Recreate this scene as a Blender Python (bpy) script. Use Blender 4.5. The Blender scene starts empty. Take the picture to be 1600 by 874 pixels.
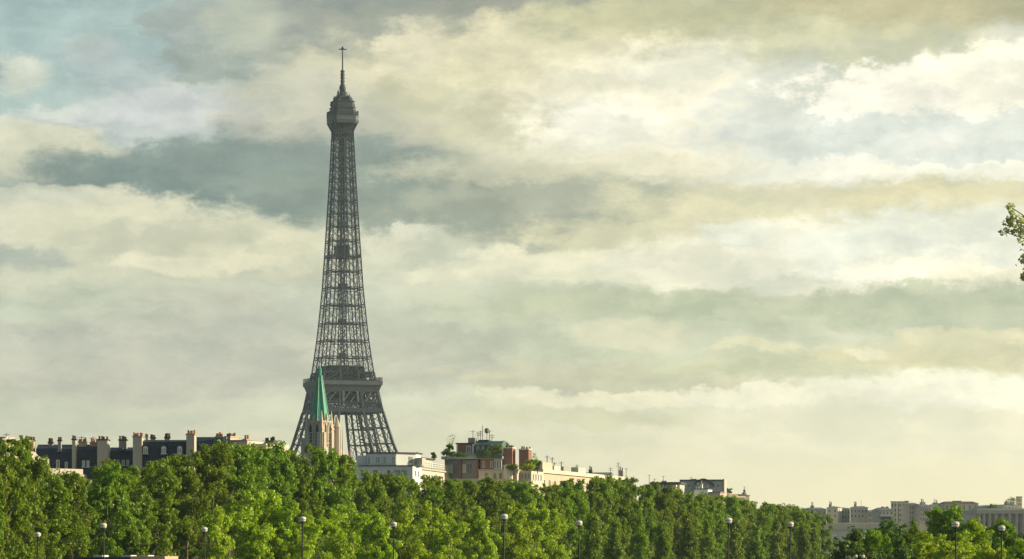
import bpy, bmesh, math, random
import numpy as np
from mathutils import Vector, Matrix

# ------------------------------------------------------------------ scene, camera, sky, sun
sc = bpy.context.scene
COL = sc.collection
F, HX, HY, CZ = 5174.0, 800.0, 872.0, 10.4       # focal length in photo pixels, horizon row, eye height
R = math.radians

cam_d = bpy.data.cameras.new('camera')
cam = bpy.data.objects.new('camera', cam_d)
COL.objects.link(cam)
cam.location = (0, 0, CZ)
cam.rotation_euler = (R(90), 0, 0)
cam_d.sensor_width = 36
cam_d.lens = 36 * F / 1600
cam_d.shift_y = (HY - 437) / 1600
cam_d.clip_end = 40000
sc.camera = cam

sc.render.engine = 'CYCLES'
sc.cycles.use_denoising = True
sc.cycles.max_bounces = 6
sc.cycles.diffuse_bounces = 2
sc.cycles.transmission_bounces = 4
sc.cycles.volume_bounces = 0
sc.view_settings.view_transform = 'Standard'
sc.view_settings.look = 'None'
sc.view_settings.exposure = 0.5
sc.view_settings.gamma = 1.0

SUN_AZ, SUN_EL = 84.0, 18.0                       # degrees right of the view, above the horizon


def lin(c):
    return tuple(((v / 255) / 12.92 if v / 255 <= .04045 else ((v / 255 + .055) / 1.055) ** 2.4) for v in c)


world = bpy.data.worlds.new('World')
sc.world = world
world.use_nodes = True
world.cycles.sampling_method = 'MANUAL'
world.cycles.sample_map_resolution = 512


def build_sky():
    nt = world.node_tree
    nt.nodes.clear()
    N, L = nt.nodes, nt.links

    def m(op, a, b=None, c=None, clamp=False):
        n = N.new('ShaderNodeMath'); n.operation = op; n.use_clamp = clamp
        for i, v in enumerate((a, b, c)):
            if v is None: continue
            if isinstance(v, (int, float)): n.inputs[i].default_value = v
            else: L.new(v, n.inputs[i])
        return n.outputs[0]

    def vm(op, a, b=None, c=None, out=0):
        n = N.new('ShaderNodeVectorMath'); n.operation = op
        for i, v in enumerate((a, b, c)):
            if v is None: continue
            if isinstance(v, tuple): n.inputs[i].default_value = v
            else: L.new(v, n.inputs[i])
        return n.outputs[out]

    def mixc(f, a, b):
        n = N.new('ShaderNodeMix'); n.data_type = 'RGBA'
        for s, v in ((0, f), (6, a), (7, b)):
            if isinstance(v, (int, float)): n.inputs[s].default_value = v
            elif isinstance(v, tuple): n.inputs[s].default_value = v + (1,) if len(v) == 3 else v
            else: L.new(v, n.inputs[s])
        return n.outputs[2]

    def smooth(v, lo, hi, tmax=1.0):
        n = N.new('ShaderNodeMapRange'); n.interpolation_type = 'SMOOTHSTEP'
        L.new(v, n.inputs[0])
        n.inputs[1].default_value = lo; n.inputs[2].default_value = hi
        n.inputs[3].default_value = 0; n.inputs[4].default_value = tmax
        return n.outputs[0]

    def noise(vec, scale, detail, rough, dist=0.0):
        n = N.new('ShaderNodeTexNoise'); n.noise_dimensions = '3D'
        L.new(vec, n.inputs['Vector'])
        n.inputs['Scale'].default_value = scale; n.inputs['Detail'].default_value = detail
        n.inputs['Roughness'].default_value = rough; n.inputs['Distortion'].default_value = dist
        return n

    tc = N.new('ShaderNodeTexCoord')
    sep = N.new('ShaderNodeSeparateXYZ'); L.new(tc.outputs['Generated'], sep.inputs[0])
    az = m('MULTIPLY', m('ARCTAN2', sep.outputs[0], sep.outputs[1]), F / 100)     # direction, in units of 1.107 degrees
    el = m('MULTIPLY', m('ARCSINE', sep.outputs[2]), F / 100)
    cmb = N.new('ShaderNodeCombineXYZ'); L.new(az, cmb.inputs[0]); L.new(el, cmb.inputs[1])
    P0 = cmb.outputs[0]
    stretched = vm('MULTIPLY', P0, (1, 1.7, 1))
    n1 = noise(stretched, .55, 7, .58)
    n2 = noise(stretched, 1.5, 9, .66)
    n3 = noise(stretched, .16, 5, .5)
    w1 = vm('MULTIPLY', vm('SUBTRACT', n1.outputs['Color'], (.5, .5, .5)), (1.15, .6, 0))
    w2 = vm('MULTIPLY', vm('SUBTRACT', n2.outputs['Color'], (.5, .5, .5)), (.85, .62, 0))
    P = vm('ADD', vm('ADD', P0, w1), w2)
    edge = m('SUBTRACT', n2.outputs['Fac'], .5)

    # clear sky, then a veil of high cloud over it, warmer and brighter towards the sun
    sky = N.new('ShaderNodeTexSky'); sky.sky_type = 'NISHITA'; sky.sun_disc = False
    sky.sun_elevation = R(SUN_EL); sky.sun_rotation = R(SUN_AZ)
    side = smooth(az, -9.0, 9.0)
    top = mixc(side, lin((172, 194, 190)), lin((216, 217, 200)))
    mid = mixc(side, lin((204, 208, 184)), lin((241, 237, 212)))
    low = mixc(side, lin((224, 217, 184)), lin((247, 239, 198)))
    up1 = smooth(el, .3, 3.2)
    up2 = smooth(el, 4.4, 7.6)
    veil = mixc(up2, mixc(up1, low, mid), top)
    # far from the sun the veil is duller
    away = smooth(m('ABSOLUTE', m('SUBTRACT', az, R(60) * F / 100)), 62, 110)
    veil = mixc(m('MULTIPLY', away, .85), veil, lin((70, 106, 128)))
    broken = smooth(n3.outputs['Fac'], .35, .7)
    high = smooth(el, 12, 26)
    veil = mixc(m('MULTIPLY', high, m('MULTIPLY_ADD', broken, .3, .6)), veil, lin((84, 108, 122)))
    scaled = vm('MULTIPLY', veil, (10, 10, 10))
    col = mixc(.88, sky.outputs[0], scaled)

    # (x, y, rx, ry, colour, opacity, softness): cloud masses by direction
    blobs = [
        # upper left scraps
        (40, 112, 40, 30, (226, 226, 204), .6, 1.0), (22, 100, 30, 24, (220, 222, 204), .5, 1.0),
        (145, 84, 44, 20, (204, 212, 200), .4, 1.0), (78, 190, 52, 16, (204, 212, 202), .7, .8),
        (200, 130, 90, 40, (186, 204, 198), .5, 1.), (300, 170, 140, 36, (196, 209, 202), .7, 1.),
        # upper grey mass
        (540, 75, 220, 105, (196, 202, 178), .85, .7), (620, 130, 260, 120, (206, 206, 178), .9, .9),
        (350, 100, 90, 36, (150, 171, 160), .9, .55), (300, 36, 62, 42, (158, 177, 168), .85, .55),
        (490, 40, 140, 56, (148, 166, 154), .95, .8), (580, 18, 230, 44, (142, 159, 149), .95, .8),
        (720, 40, 250, 38, (154, 168, 150), .9, .9), (910, 8, 190, 40, (154, 163, 146), .95, .8),
        (378, 30, 60, 46, (202, 206, 184), .6, 1.0), (300, 172, 110, 26, (198, 211, 205), .9, .7), (240, 200, 150, 26, (194, 208, 202), .8, .8), (1000, 40, 200, 36, (198, 198, 160), .8, 1.), (1180, 22, 300, 44, (194, 192, 156), .9, 1.),
        (1460, 6, 260, 42, (184, 178, 142), .95, 1.), (1290, 70, 260, 36, (208, 206, 172), .8, 1.),
        # cream heap right of the tower
        (800, 120, 300, 70, (220, 213, 178), .85, .9), (640, 88, 60, 46, (224, 218, 188), .8, .8),
        (780, 70, 70, 40, (228, 220, 186), .7, .9), (700, 205, 220, 56, (212, 208, 176), .8, .9),
        (470, 175, 110, 60, (188, 197, 178), .7, .9), (520, 215, 160, 42, (186, 194, 172), .7, .9),
        (1000, 165, 180, 70, (244, 237, 210), .9, .9), (1085, 130, 100, 64, (246, 241, 218), .8, .9),
        (945, 190, 90, 36, (254, 249, 230), .95, .8), (1070, 245, 260, 44, (248, 243, 222), .95, .8),
        (1200, 285, 260, 36, (246, 242, 220), .9, .8), (1120, 205, 60, 50, (244, 241, 222), .8, .7),
        # pale gap and the heaped cloud over it
        (1300, 200, 190, 62, (219, 223, 213), .95, .7), (1520, 215, 230, 58, (220, 225, 216), .95, .7),
        (1240, 130, 80, 40, (216, 218, 204), .8, .9),
        (1440, 138, 180, 44, (248, 243, 226), .95, .45), (1560, 120, 120, 50, (250, 245, 224), .95, .5),
        (1330, 160, 66, 26, (246, 243, 228), .9, .4), (1455, 222, 44, 14, (238, 238, 226), .6, .8),
        (1300, 270, 130, 24, (248, 245, 228), .8, .6), (1500, 268, 170, 16, (252, 248, 228), .95, .5),
        # the long dark band
        (60, 245, 130, 42, (220, 217, 190), .9, .6), (20, 220, 60, 36, (222, 220, 194), .8, .6),
        (110, 240, 40, 16, (226, 222, 196), .8, .6), (70, 185, 70, 14, (208, 214, 202), .6, .8), (250, 266, 190, 30, (132, 156, 146), .85, 1.05), (330, 292, 290, 50, (112, 142, 134), .97, 1.0),
        (500, 262, 240, 52, (128, 153, 142), .92, .8), (640, 310, 280, 56, (132, 155, 141), .92, .8),
        (880, 318, 280, 50, (158, 172, 149), .85, .8), (800, 372, 170, 40, (158, 172, 150), .9, .7),
        (1080, 322, 160, 30, (208, 206, 174), .7, .9), (900, 262, 260, 26, (226, 220, 188), .6, .9),
        (1270, 322, 260, 36, (222, 216, 180), .85, .8), (1490, 312, 190, 36, (218, 211, 172), .9, .7),
        # the bright ragged row under it
        (110, 335, 170, 40, (222, 219, 192), .9, .6), (60, 308, 90, 20, (214, 214, 192), .8, .6),
        (270, 380, 240, 50, (218, 215, 186), .9, .7), (430, 395, 200, 44, (214, 211, 182), .85, .8),
        (246, 408, 80, 14, (238, 231, 202), .6, .9), (360, 412, 70, 12, (232, 226, 194), .7, .8),
        (25, 402, 70, 22, (164, 181, 164), .85, .7), (120, 440, 200, 24, (206, 206, 180), .7, .9),
        (650, 400, 130, 40, (216, 216, 190), .85, .7), (625, 366, 46, 10, (242, 237, 212), .6, .9),
        (600, 385, 50, 18, (226, 222, 196), .8, .7), (760, 430, 150, 30, (216, 215, 188), .8, .8),
        (980, 375, 160, 36, (216, 212, 176), .8, .8), (900, 420, 220, 30, (232, 228, 198), .8, .8),
        (1060, 410, 120, 34, (240, 235, 210), .8, .8), (1250, 385, 110, 40, (250, 244, 220), .9, .6),
        (1150, 360, 70, 22, (230, 231, 214), .8, .7), (1330, 400, 70, 40, (233, 236, 222), .8, .7),
        (1480, 375, 190, 52, (234, 235, 218), .85, .8), (1420, 425, 120, 24, (250, 244, 222), .9, .6),
        (1560, 430, 90, 18, (244, 236, 206), .8, .8),
        # lower grey bands
        (310, 482, 130, 32, (184, 192, 170), .85, .8), (100, 500, 260, 46, (192, 198, 176), .7, 1.),
        (330, 540, 420, 50, (188, 197, 176), .8, 1.), (720, 490, 200, 44, (196, 201, 176), .8, .9),
        (760, 560, 330, 48, (190, 199, 174), .85, .9), (950, 470, 200, 22, (196, 200, 172), .85, .7),
        (1160, 482, 420, 28, (192, 197, 166), .9, .7), (1500, 482, 260, 40, (186, 192, 164), .92, .6),
        (1080, 540, 320, 44, (204, 208, 178), .85, .9), (1000, 590, 330, 28, (196, 203, 170), .9, .7),
        (1300, 575, 300, 24, (208, 208, 172), .85, .7), (1500, 552, 220, 22, (216, 210, 168), .8, .7),
        (1000, 520, 100, 22, (214, 210, 180), .7, .8), (1350, 545, 34, 9, (240, 235, 204), .5, .9),
        (1180, 542, 60, 8, (228, 222, 184), .7, .7), (1540, 525, 150, 12, (230, 222, 182), .7, .8),
        (150, 600, 320, 24, (192, 199, 177), .8, .9), (120, 660, 420, 16, (200, 203, 180), .5, 1.),
        (1500, 610, 300, 26, (246, 243, 220), .8, .8), (1200, 618, 240, 14, (243, 238, 210), .85, .6),
        (930, 622, 170, 13, (236, 231, 198), .9, .5), (790, 633, 70, 10, (236, 230, 198), .85, .6),
        (900, 652, 190, 16, (214, 212, 176), .8, .8), (720, 690, 260, 16, (214, 213, 182), .6, 1.),
        (700, 640, 140, 14, (206, 208, 180), .6, .9), (1420, 690, 260, 30, (232, 229, 200), .6, 1.),
    ]
    for (x, y, rx, ry, c, op, soft) in blobs:
        if c[1] > c[0] + 6: c = (c[0] + 7, c[1] - 3, c[2] + 1)
        soft *= .74
        a = math.atan2(x - HX, F)
        e = math.atan2((HY - y) * math.cos(a), F)
        s = (100 / rx, 100 / ry, 0)
        off = (-a * F / 100 * s[0], -e * F / 100 * s[1], 0)
        q = vm('MULTIPLY_ADD', P, s, off)
        d = vm('DOT_PRODUCT', q, q, out=1)
        g = m('POWER', .5, d)                                   # .5 on the ellipse
        gn = m('MULTIPLY_ADD', edge, 1.5 * (1.2 - soft), g)
        k = smooth(gn, .5 - soft * .42, .5 + soft * .36, op)
        col = mixc(k, col, tuple(v * 10 for v in lin(c)))
    grain = m('MULTIPLY_ADD', m('SUBTRACT', n2.outputs['Fac'], .5), .36, 1.0)
    gain2 = m('MULTIPLY_ADD', m('SUBTRACT', n1.outputs['Fac'], .5), .20, 1.0)
    streaks = vm('MULTIPLY', P, (.8, 3.0, 1))
    n4 = noise(streaks, .55, 8, .6)
    n5 = noise(vm('MULTIPLY', P0, (1, 1.35, 1)), 1.1, 10, .62, .4)
    lay = m('MULTIPLY_ADD', m('SUBTRACT', n5.outputs['Fac'], .5), .55, n4.outputs['Fac'])
    lay = smooth(lay, .30, .70)
    fade = smooth(el, .8, 3.4)
    tone = mixc(lay, (.80, .84, .86), (1.12, 1.115, 1.105))
    tone = mixc(m('MULTIPLY_ADD', fade, .85, .1), (1.0, 1.0, 1.0), tone)
    col = vm('MULTIPLY', col, tone)
    gg = m('MULTIPLY', grain, gain2)
    gg = m('MULTIPLY_ADD', m('SUBTRACT', gg, 1.0), fade, 1.0)
    cg = N.new('ShaderNodeCombineXYZ')
    for i in range(3): L.new(gg, cg.inputs[i])
    col = vm('MULTIPLY', col, cg.outputs[0])
    col = vm('MULTIPLY', col, mixc(side, (1.06, 1.06, 1.05), (1.165, 1.15, 1.115)))
    bg = N.new('ShaderNodeBackground'); bg.inputs['Strength'].default_value = .0708
    L.new(col, bg.inputs['Color'])
    out = N.new('ShaderNodeOutputWorld'); L.new(bg.outputs[0], out.inputs['Surface'])


build_sky()

sun_d = bpy.data.lights.new('sun', 'SUN')
sun_d.energy = 5.0
sun_d.angle = R(.6)
sun_d.color = (1.0, .85, .60)
sun = bpy.data.objects.new('sun', sun_d)
COL.objects.link(sun)
to_sun = Vector((math.sin(R(SUN_AZ)) * math.cos(R(SUN_EL)), math.cos(R(SUN_AZ)) * math.cos(R(SUN_EL)), math.sin(R(SUN_EL))))
sun.rotation_euler = to_sun.to_track_quat('Z', 'Y').to_euler()
sun.location = to_sun * 3000

# ------------------------------------------------------------------ helpers
random.seed(7)


def W(x, y, D):
    """the point that stands D metres away in the direction of photo pixel (x, y)"""
    return Vector(((x - HX) / F * D, D, CZ + (HY - y) / F * D))


class MB:
    """collects boxes, beams and prisms for ONE mesh"""
    def __init__(self): self.v, self.f = [], []

    def add(self, vs, fs):
        o = len(self.v)
        self.v += [tuple(p) for p in vs]
        self.f += [tuple(i + o for i in q) for q in fs]
        return self

    def box(self, x0, x1, y0, y1, z0, z1):
        vs = [(x, y, z) for z in (z0, z1) for (x, y) in ((x0, y0), (x1, y0), (x1, y1), (x0, y1))]
        return self.add(vs, [(3, 2, 1, 0), (4, 5, 6, 7), (0, 1, 5, 4), (1, 2, 6, 5), (2, 3, 7, 6), (3, 0, 4, 7)])

    def beam(self, p, q, w, h=None):
        p, q = Vector(p), Vector(q)
        d = (q - p)
        if d.length < 1e-6: return self
        d.normalize()
        up = Vector((0, 0, 1)) if abs(d.z) < .95 else Vector((1, 0, 0))
        s = d.cross(up).normalized() * (w / 2)
        t = s.cross(d).normalized() * ((h or w) / 2)
        vs = [e + a * s + b * t for e in (p, q) for (a, b) in ((-1, -1), (1, -1), (1, 1), (-1, 1))]
        return self.add(vs, [(3, 2, 1, 0), (4, 5, 6, 7), (0, 1, 5, 4), (1, 2, 6, 5), (2, 3, 7, 6), (3, 0, 4, 7)])

    def prism(self, poly, z0, z1, poly2=None):
        """poly: (x, y) counter-clockwise; poly2 the top outline"""
        n = len(poly); poly2 = poly2 or poly
        vs = [(x, y, z0) for x, y in poly] + [(x, y, z1) for x, y in poly2]
        fs = [tuple(range(n - 1, -1, -1)), tuple(range(n, 2 * n))]
        fs += [(i, (i + 1) % n, n + (i + 1) % n, n + i) for i in range(n)]
        return self.add(vs, fs)

    def slab(self, poly, y0, y1):
        """poly: (x, z) seen from the front (-y), extruded in y"""
        n = len(poly)
        vs = [(x, y0, z) for x, z in poly] + [(x, y1, z) for x, z in poly]
        fs = [tuple(range(n)), tuple(range(2 * n - 1, n - 1, -1))]
        fs += [((i + 1) % n, i, n + i, n + (i + 1) % n) for i in range(n)]
        return self.add(vs, fs)

    def slab_x(self, poly, x0, x1):
        """poly: (y, z), extruded in x"""
        n = len(poly)
        vs = [(x0, y, z) for y, z in poly] + [(x1, y, z) for y, z in poly]
        fs = [tuple(range(n - 1, -1, -1)), tuple(range(n, 2 * n))]
        fs += [(i, (i + 1) % n, n + (i + 1) % n, n + i) for i in range(n)]
        return self.add(vs, fs)

    def lathe(self, prof, n=12, c=(0, 0)):
        """prof: (r, z) from bottom to top"""
        vs, fs = [], []
        for r, z in prof:
            for i in range(n):
                a = 2 * math.pi * i / n
                vs.append((c[0] + r * math.cos(a), c[1] + r * math.sin(a), z))
        for j in range(len(prof) - 1):
            for i in range(n):
                fs.append((j * n + i, j * n + (i + 1) % n, (j + 1) * n + (i + 1) % n, (j + 1) * n + i))
        fs.append(tuple(range(n - 1, -1, -1))); fs.append(tuple(range((len(prof) - 1) * n, len(prof) * n)))
        return self.add(vs, fs)

    def tube(self, pts, radii, n=7):
        vs, fs = [], []
        pts = [Vector(p) for p in pts]
        for k, p in enumerate(pts):
            d = (pts[min(k + 1, len(pts) - 1)] - pts[max(k - 1, 0)]).normalized()
            up = Vector((0, 0, 1)) if abs(d.z) < .9 else Vector((1, 0, 0))
            s = d.cross(up).normalized(); t = s.cross(d).normalized()
            for i in range(n):
                a = 2 * math.pi * i / n
                vs.append(p + radii[k] * (math.cos(a) * s + math.sin(a) * t))
        for j in range(len(pts) - 1):
            for i in range(n):
                fs.append((j * n + i, j * n + (i + 1) % n, (j + 1) * n + (i + 1) % n, (j + 1) * n + i))
        fs.append(tuple(range(n - 1, -1, -1))); fs.append(tuple(range((len(pts) - 1) * n, len(pts) * n)))
        return self.add(vs, fs)

    def mesh(self, name):
        me = bpy.data.meshes.new(name)
        me.from_pydata(self.v, [], self.f)
        me.update()
        return me

    def build(self, name, mat, parent=None, label=None, bevel=0):
        me = self.mesh(name)
        me.materials.append(mat)
        o = bpy.data.objects.new(name, me)
        COL.objects.link(o)
        o.parent = parent
        if label: o['label'] = label
        if bevel:
            b = o.modifiers.new('bevel', 'BEVEL'); b.width = bevel; b.segments = 2
        return o


def tag(o, label=None, cat=None, group=None, kind=None):
    for k, v in (('label', label), ('category', cat), ('group', group), ('kind', kind)):
        if v: o[k] = v
    return o


def empty(name, loc, label, cat, rz=0.0, group=None):
    o = bpy.data.objects.new(name, None)
    COL.objects.link(o)
    o.empty_display_size = .5
    o.location = loc
    o.rotation_euler = (0, 0, rz)
    return tag(o, label, cat, group)


# ------------------------------------------------------------------ materials
def mat(name, col, rough=.8, var=.18, scale=.6, metal=0.0, bump=0.0, streak=False, spec=.3, detail=6):
    m = bpy.data.materials.new(name)
    m.use_nodes = True
    nt = m.node_tree
    b = nt.nodes['Principled BSDF']
    b.inputs['Roughness'].default_value = rough
    b.inputs['Metallic'].default_value = metal
    b.inputs['Specular IOR Level'].default_value = spec
    tc = nt.nodes.new('ShaderNodeTexCoord')
    mp = nt.nodes.new('ShaderNodeMapping')
    if streak: mp.inputs['Scale'].default_value = (1, 1, .18)
    nt.links.new(tc.outputs['Object'], mp.inputs[0])
    ns = nt.nodes.new('ShaderNodeTexNoise')
    ns.inputs['Scale'].default_value = scale
    ns.inputs['Detail'].default_value = detail
    ns.inputs['Roughness'].default_value = .65
    nt.links.new(mp.outputs[0], ns.inputs['Vector'])
    cr = nt.nodes.new('ShaderNodeValToRGB')
    cr.color_ramp.elements[0].position = .3; cr.color_ramp.elements[1].position = .72
    cr.color_ramp.elements[0].color = tuple(c * (1 - var) for c in col) + (1,)
    cr.color_ramp.elements[1].color = tuple(min(1, c * (1 + var)) for c in col) + (1,)
    nt.links.new(ns.outputs['Fac'], cr.inputs[0])
    nt.links.new(cr.outputs[0], b.inputs['Base Color'])
    if bump:
        bp = nt.nodes.new('ShaderNodeBump'); bp.inputs['Strength'].default_value = bump
        nt.links.new(ns.outputs['Fac'], bp.inputs['Height']); nt.links.new(bp.outputs[0], b.inputs['Normal'])
    return m


def brick_mat(name, c1, c2, mortar, scale=3.0):
    m = mat(name, c1)
    nt = m.node_tree
    b = nt.nodes['Principled BSDF']
    tc = nt.nodes.new('ShaderNodeTexCoord')
    mp = nt.nodes.new('ShaderNodeMapping'); mp.inputs['Rotation'].default_value = (R(90), 0, 0)
    nt.links.new(tc.outputs['Object'], mp.inputs[0])
    br = nt.nodes.new('ShaderNodeTexBrick')
    br.inputs['Color1'].default_value = c1 + (1,); br.inputs['Color2'].default_value = c2 + (1,)
    br.inputs['Mortar'].default_value = mortar + (1,); br.inputs['Scale'].default_value = scale
    nt.links.new(mp.outputs[0], br.inputs['Vector'])
    nt.links.new(br.outputs['Color'], b.inputs['Base Color'])
    return m


def leaf_mat(name, refl, trans, hue=.022):
    m = bpy.data.materials.new(name)
    m.use_nodes = True
    nt = m.node_tree
    nt.nodes.clear()
    N, L = nt.nodes, nt.links
    geo = N.new('ShaderNodeNewGeometry')
    oi = N.new('ShaderNodeObjectInfo')
    tc = N.new('ShaderNodeTexCoord')
    ns = N.new('ShaderNodeTexNoise'); ns.inputs['Scale'].default_value = .45; ns.inputs['Detail'].default_value = 2
    L.new(tc.outputs['Object'], ns.inputs['Vector'])

    def math_(op, a, b):
        n = N.new('ShaderNodeMath'); n.operation = op
        for i, v in enumerate((a, b)):
            if isinstance(v, (int, float)): n.inputs[i].default_value = v
            else: L.new(v, n.inputs[i])
        return n.outputs[0]
    leafrand = geo.outputs['Random Per Island']
    val = math_('ADD', math_('MULTIPLY', leafrand, .65), math_('ADD', math_('MULTIPLY', oi.outputs['Random'], .35), .48))
    val = math_('MULTIPLY', val, math_('ADD', math_('MULTIPLY', ns.outputs['Fac'], .5), .75))
    h = math_('ADD', math_('MULTIPLY', math_('SUBTRACT', oi.outputs['Random'], .5), hue), math_('ADD', math_('MULTIPLY', math_('SUBTRACT', leafrand, .5), -.03), .5))

    def var(c):
        n = N.new('ShaderNodeHueSaturation'); n.inputs['Color'].default_value = c + (1,)
        L.new(val, n.inputs['Value']); L.new(h, n.inputs['Hue'])
        return n.outputs[0]
    d = N.new('ShaderNodeBsdfDiffuse'); L.new(var(refl), d.inputs['Color'])
    t = N.new('ShaderNodeBsdfTranslucent'); L.new(var(trans), t.inputs['Color'])
    g = N.new('ShaderNodeBsdfGlossy'); g.inputs['Roughness'].default_value = .45; g.inputs['Color'].default_value = (.6, .6, .6, 1)
    a = N.new('ShaderNodeAddShader'); L.new(d.outputs[0], a.inputs[0]); L.new(t.outputs[0], a.inputs[1])
    mx = N.new('ShaderNodeMixShader'); mx.inputs[0].default_value = .03
    L.new(a.outputs[0], mx.inputs[1]); L.new(g.outputs[0], mx.inputs[2])
    o = N.new('ShaderNodeOutputMaterial'); L.new(mx.outputs[0], o.inputs['Surface'])
    return m


def glass_mat(name, col, rough=.12):
    return mat(name, col, rough, .25, .8, spec=.6)


M = dict(
    ground=mat('ground_earth', (.16, .15, .12), .95, .3, .05, bump=.2),
    water=mat('river_water', (.03, .045, .04), .08, .2, .2, bump=.15, spec=.5),
    stone=mat('pale_stone', (.48, .445, .365), .85, .14, .35, streak=True),
    warm=mat('warm_stone', (.54, .45, .33), .85, .14, .4, streak=True),
    cream=mat('cream_render', (.64, .57, .44), .85, .10, .3, streak=True),
    white=mat('white_render', (.76, .78, .73), .8, .08, .3, streak=True),
    grey=mat('grey_render', (.34, .34, .29), .85, .16, .4, streak=True),
    greygreen=mat('grey_green_render', (.44, .47, .41), .85, .14, .3, streak=True),
    washed_out=mat('dusty_stone', (.60, .57, .47), .9, .16, .15, streak=True),
    pink=mat('pink_stone', (.55, .38, .27), .85, .14, .3, streak=True),
    slate=mat('slate', (.035, .045, .070), .55, .30, 1.5, bump=.1),
    zinc=mat('zinc', (.17, .20, .24), .45, .18, .5, streak=True),
    lead=mat('dark_lead', (.06, .07, .08), .6, .2, .8),
    brick=brick_mat('red_brick', (.30, .12, .075), (.24, .10, .07), (.32, .25, .2)),
    pot=mat('terracotta', (.42, .17, .09), .85, .25, 2.0),
    soot=mat('sooty_pot', (.12, .075, .06), .9, .3, 2.0),
    iron=mat('tower_iron', (.038, .054, .068), .6, .22, .25, spec=.35),
    iron_pale=mat('tower_iron_pale', (.105, .12, .125), .6, .15, .25),
    iron_dark=mat('tower_glazing', (.030, .036, .042), .35, .3, .5),
    copper=mat('green_copper', (.055, .33, .215), .6, .22, .6, streak=True),
    copper_pale=mat('copper_ridge', (.26, .42, .29), .6, .2, .6),
    glass=glass_mat('window_glass', (.05, .06, .065)),
    glass_pale=glass_mat('pale_blind', (.42, .44, .42), .5),
    paint=mat('white_paint', (.75, .74, .68), .5, .06, 1.0),
    metal=mat('grey_metal', (.22, .23, .23), .45, .15, 1.0, metal=.4),
    pole=mat('dark_lamp_paint', (.018, .022, .020), .45, .2, 2.0),
    globe=mat('opal_glass', (.78, .74, .62), .35, .05, 2.0),
    bark=mat('plane_bark', (.17, .15, .10), .9, .45, 1.2, bump=.3),
    asphalt=mat('asphalt', (.05, .05, .052), .9, .2, .7),
    panel_teal=mat('coach_paint', (.018, .030, .034), .5, .08, .6),
    panel_tan=mat('truck_paint', (.52, .38, .22), .5, .08, .6),
    rubber=mat('rubber', (.02, .02, .02), .9, .2, 2.0),
    greenroof=mat('green_glazing', (.07, .13, .12), .35, .25, .6),
)
LEAF = dict(
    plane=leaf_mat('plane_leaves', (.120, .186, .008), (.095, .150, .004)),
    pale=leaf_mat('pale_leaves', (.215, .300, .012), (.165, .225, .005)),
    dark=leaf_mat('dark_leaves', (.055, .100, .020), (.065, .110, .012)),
    washed_out=leaf_mat('glare_paled_leaves', (.23, .27, .12), (.38, .41, .18)),  # sun glare on the leaves is put into this pale colour
)

# ------------------------------------------------------------------ setting: ground, river, haze
Q = Vector((.282, .959, 0)).normalized()          # the way the river and its quay run
NQ = Vector((Q.y, -Q.x, 0))                       # from the left-bank quay to the river


def quay(D, off=0.0):
    """a point of the quay's tree line at distance D, off metres towards the river"""
    return Vector((-62 + .294 * (D - 400), D, 0)) + NQ * off


def strip(name, pairs, mt, a=-1500, b=2600):
    mb = MB()
    for (o0, z0), (o1, z1) in zip(pairs, pairs[1:]):
        base = quay(400)
        ps = [base + Q * a + NQ * o0 + Vector((0, 0, z0)), base + Q * a + NQ * o1 + Vector((0, 0, z1)),
              base + Q * b + NQ * o1 + Vector((0, 0, z1)), base + Q * b + NQ * o0 + Vector((0, 0, z0))]
        mb.add(ps, [(0, 1, 2, 3)])
    return tag(mb.build(name, mt), kind='structure')


strip('ground', [(-2600, 0), (13, 0), (14, -7), (16, -9), (98, -9), (100, -7), (101, 0), (2600, 0)], M['ground'])
strip('river', [(13.9, -5.2), (100.1, -5.2)], M['water'])
strip('quay_road', [(-24, .004), (-10, .004)], M['asphalt'], -500, 1200)

# ------------------------------------------------------------------ the lattice tower
TX, TD = W(535.3, 872, 2000).x, 2000.0
tower = empty('lattice_tower', (TX, TD, 0), 'tall tapering wrought iron lattice tower behind the green church spire', 'tower', R(18.3))
YB, SC_ = 899.0, 2.587
_prof_y = [215, 260, 310, 380, 450, 500, 545, 590, 642, 680, 705, 752, 899]
_prof_w = [35.2, 39.6, 46, 55.3, 65.2, 75.6, 86.6, 101.6, 126.7, 151.5, 168, 212, 405]
_pz = [(YB - y) / SC_ for y in _prof_y][::-1]
_pa = [w / SC_ / 1.2632 / 2 for w in _prof_w][::-1]


def A(z): return float(np.interp(z, _pz, _pa))


def Bn(z):
    """inner edge of a leg as a share of the outer half width"""
    return float(np.interp(z, [0, 57, 98, 120, 195, 225, 276], [.60, .50, .38, .36, .15, .10, .08]))


def leg(sx, sy, levels, mb, chord, brace, sub=1):
    """one lattice leg: four chords, a ring of struts at each level, crossed braces on its four faces"""
    def cs(z):
        a, b = A(z), A(z) * Bn(z)
        return [Vector((sx * a, sy * a, z)), Vector((sx * b, sy * a, z)), Vector((sx * b, sy * b, z)), Vector((sx * a, sy * b, z))]
    for z0, z1 in zip(levels, levels[1:]):
        c0, c1 = cs(z0), cs(z1)
        for i in range(4):
            mb.beam(c0[i], c1[i], chord if i != 2 else chord * .8)
        for i in range(4):
            j = (i + 1) % 4
            mb.beam(c1[i], c1[j], brace * 1.5, brace * 1.9)
            nsub = sub if i in (0, 3) else 1
            for s in range(nsub):
                t0, t1 = s / nsub, (s + 1) / nsub
                a0, b0 = c0[i].lerp(c1[i], t0), c0[j].lerp(c1[j], t0)
                a1, b1 = c0[i].lerp(c1[i], t1), c0[j].lerp(c1[j], t1)
                bw = brace if i in (0, 3) else brace * .7
                mb.beam(a0, b1, bw); mb.beam(b0, a1, bw)
                if s: mb.beam(a0, b0, brace * .8)


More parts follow.
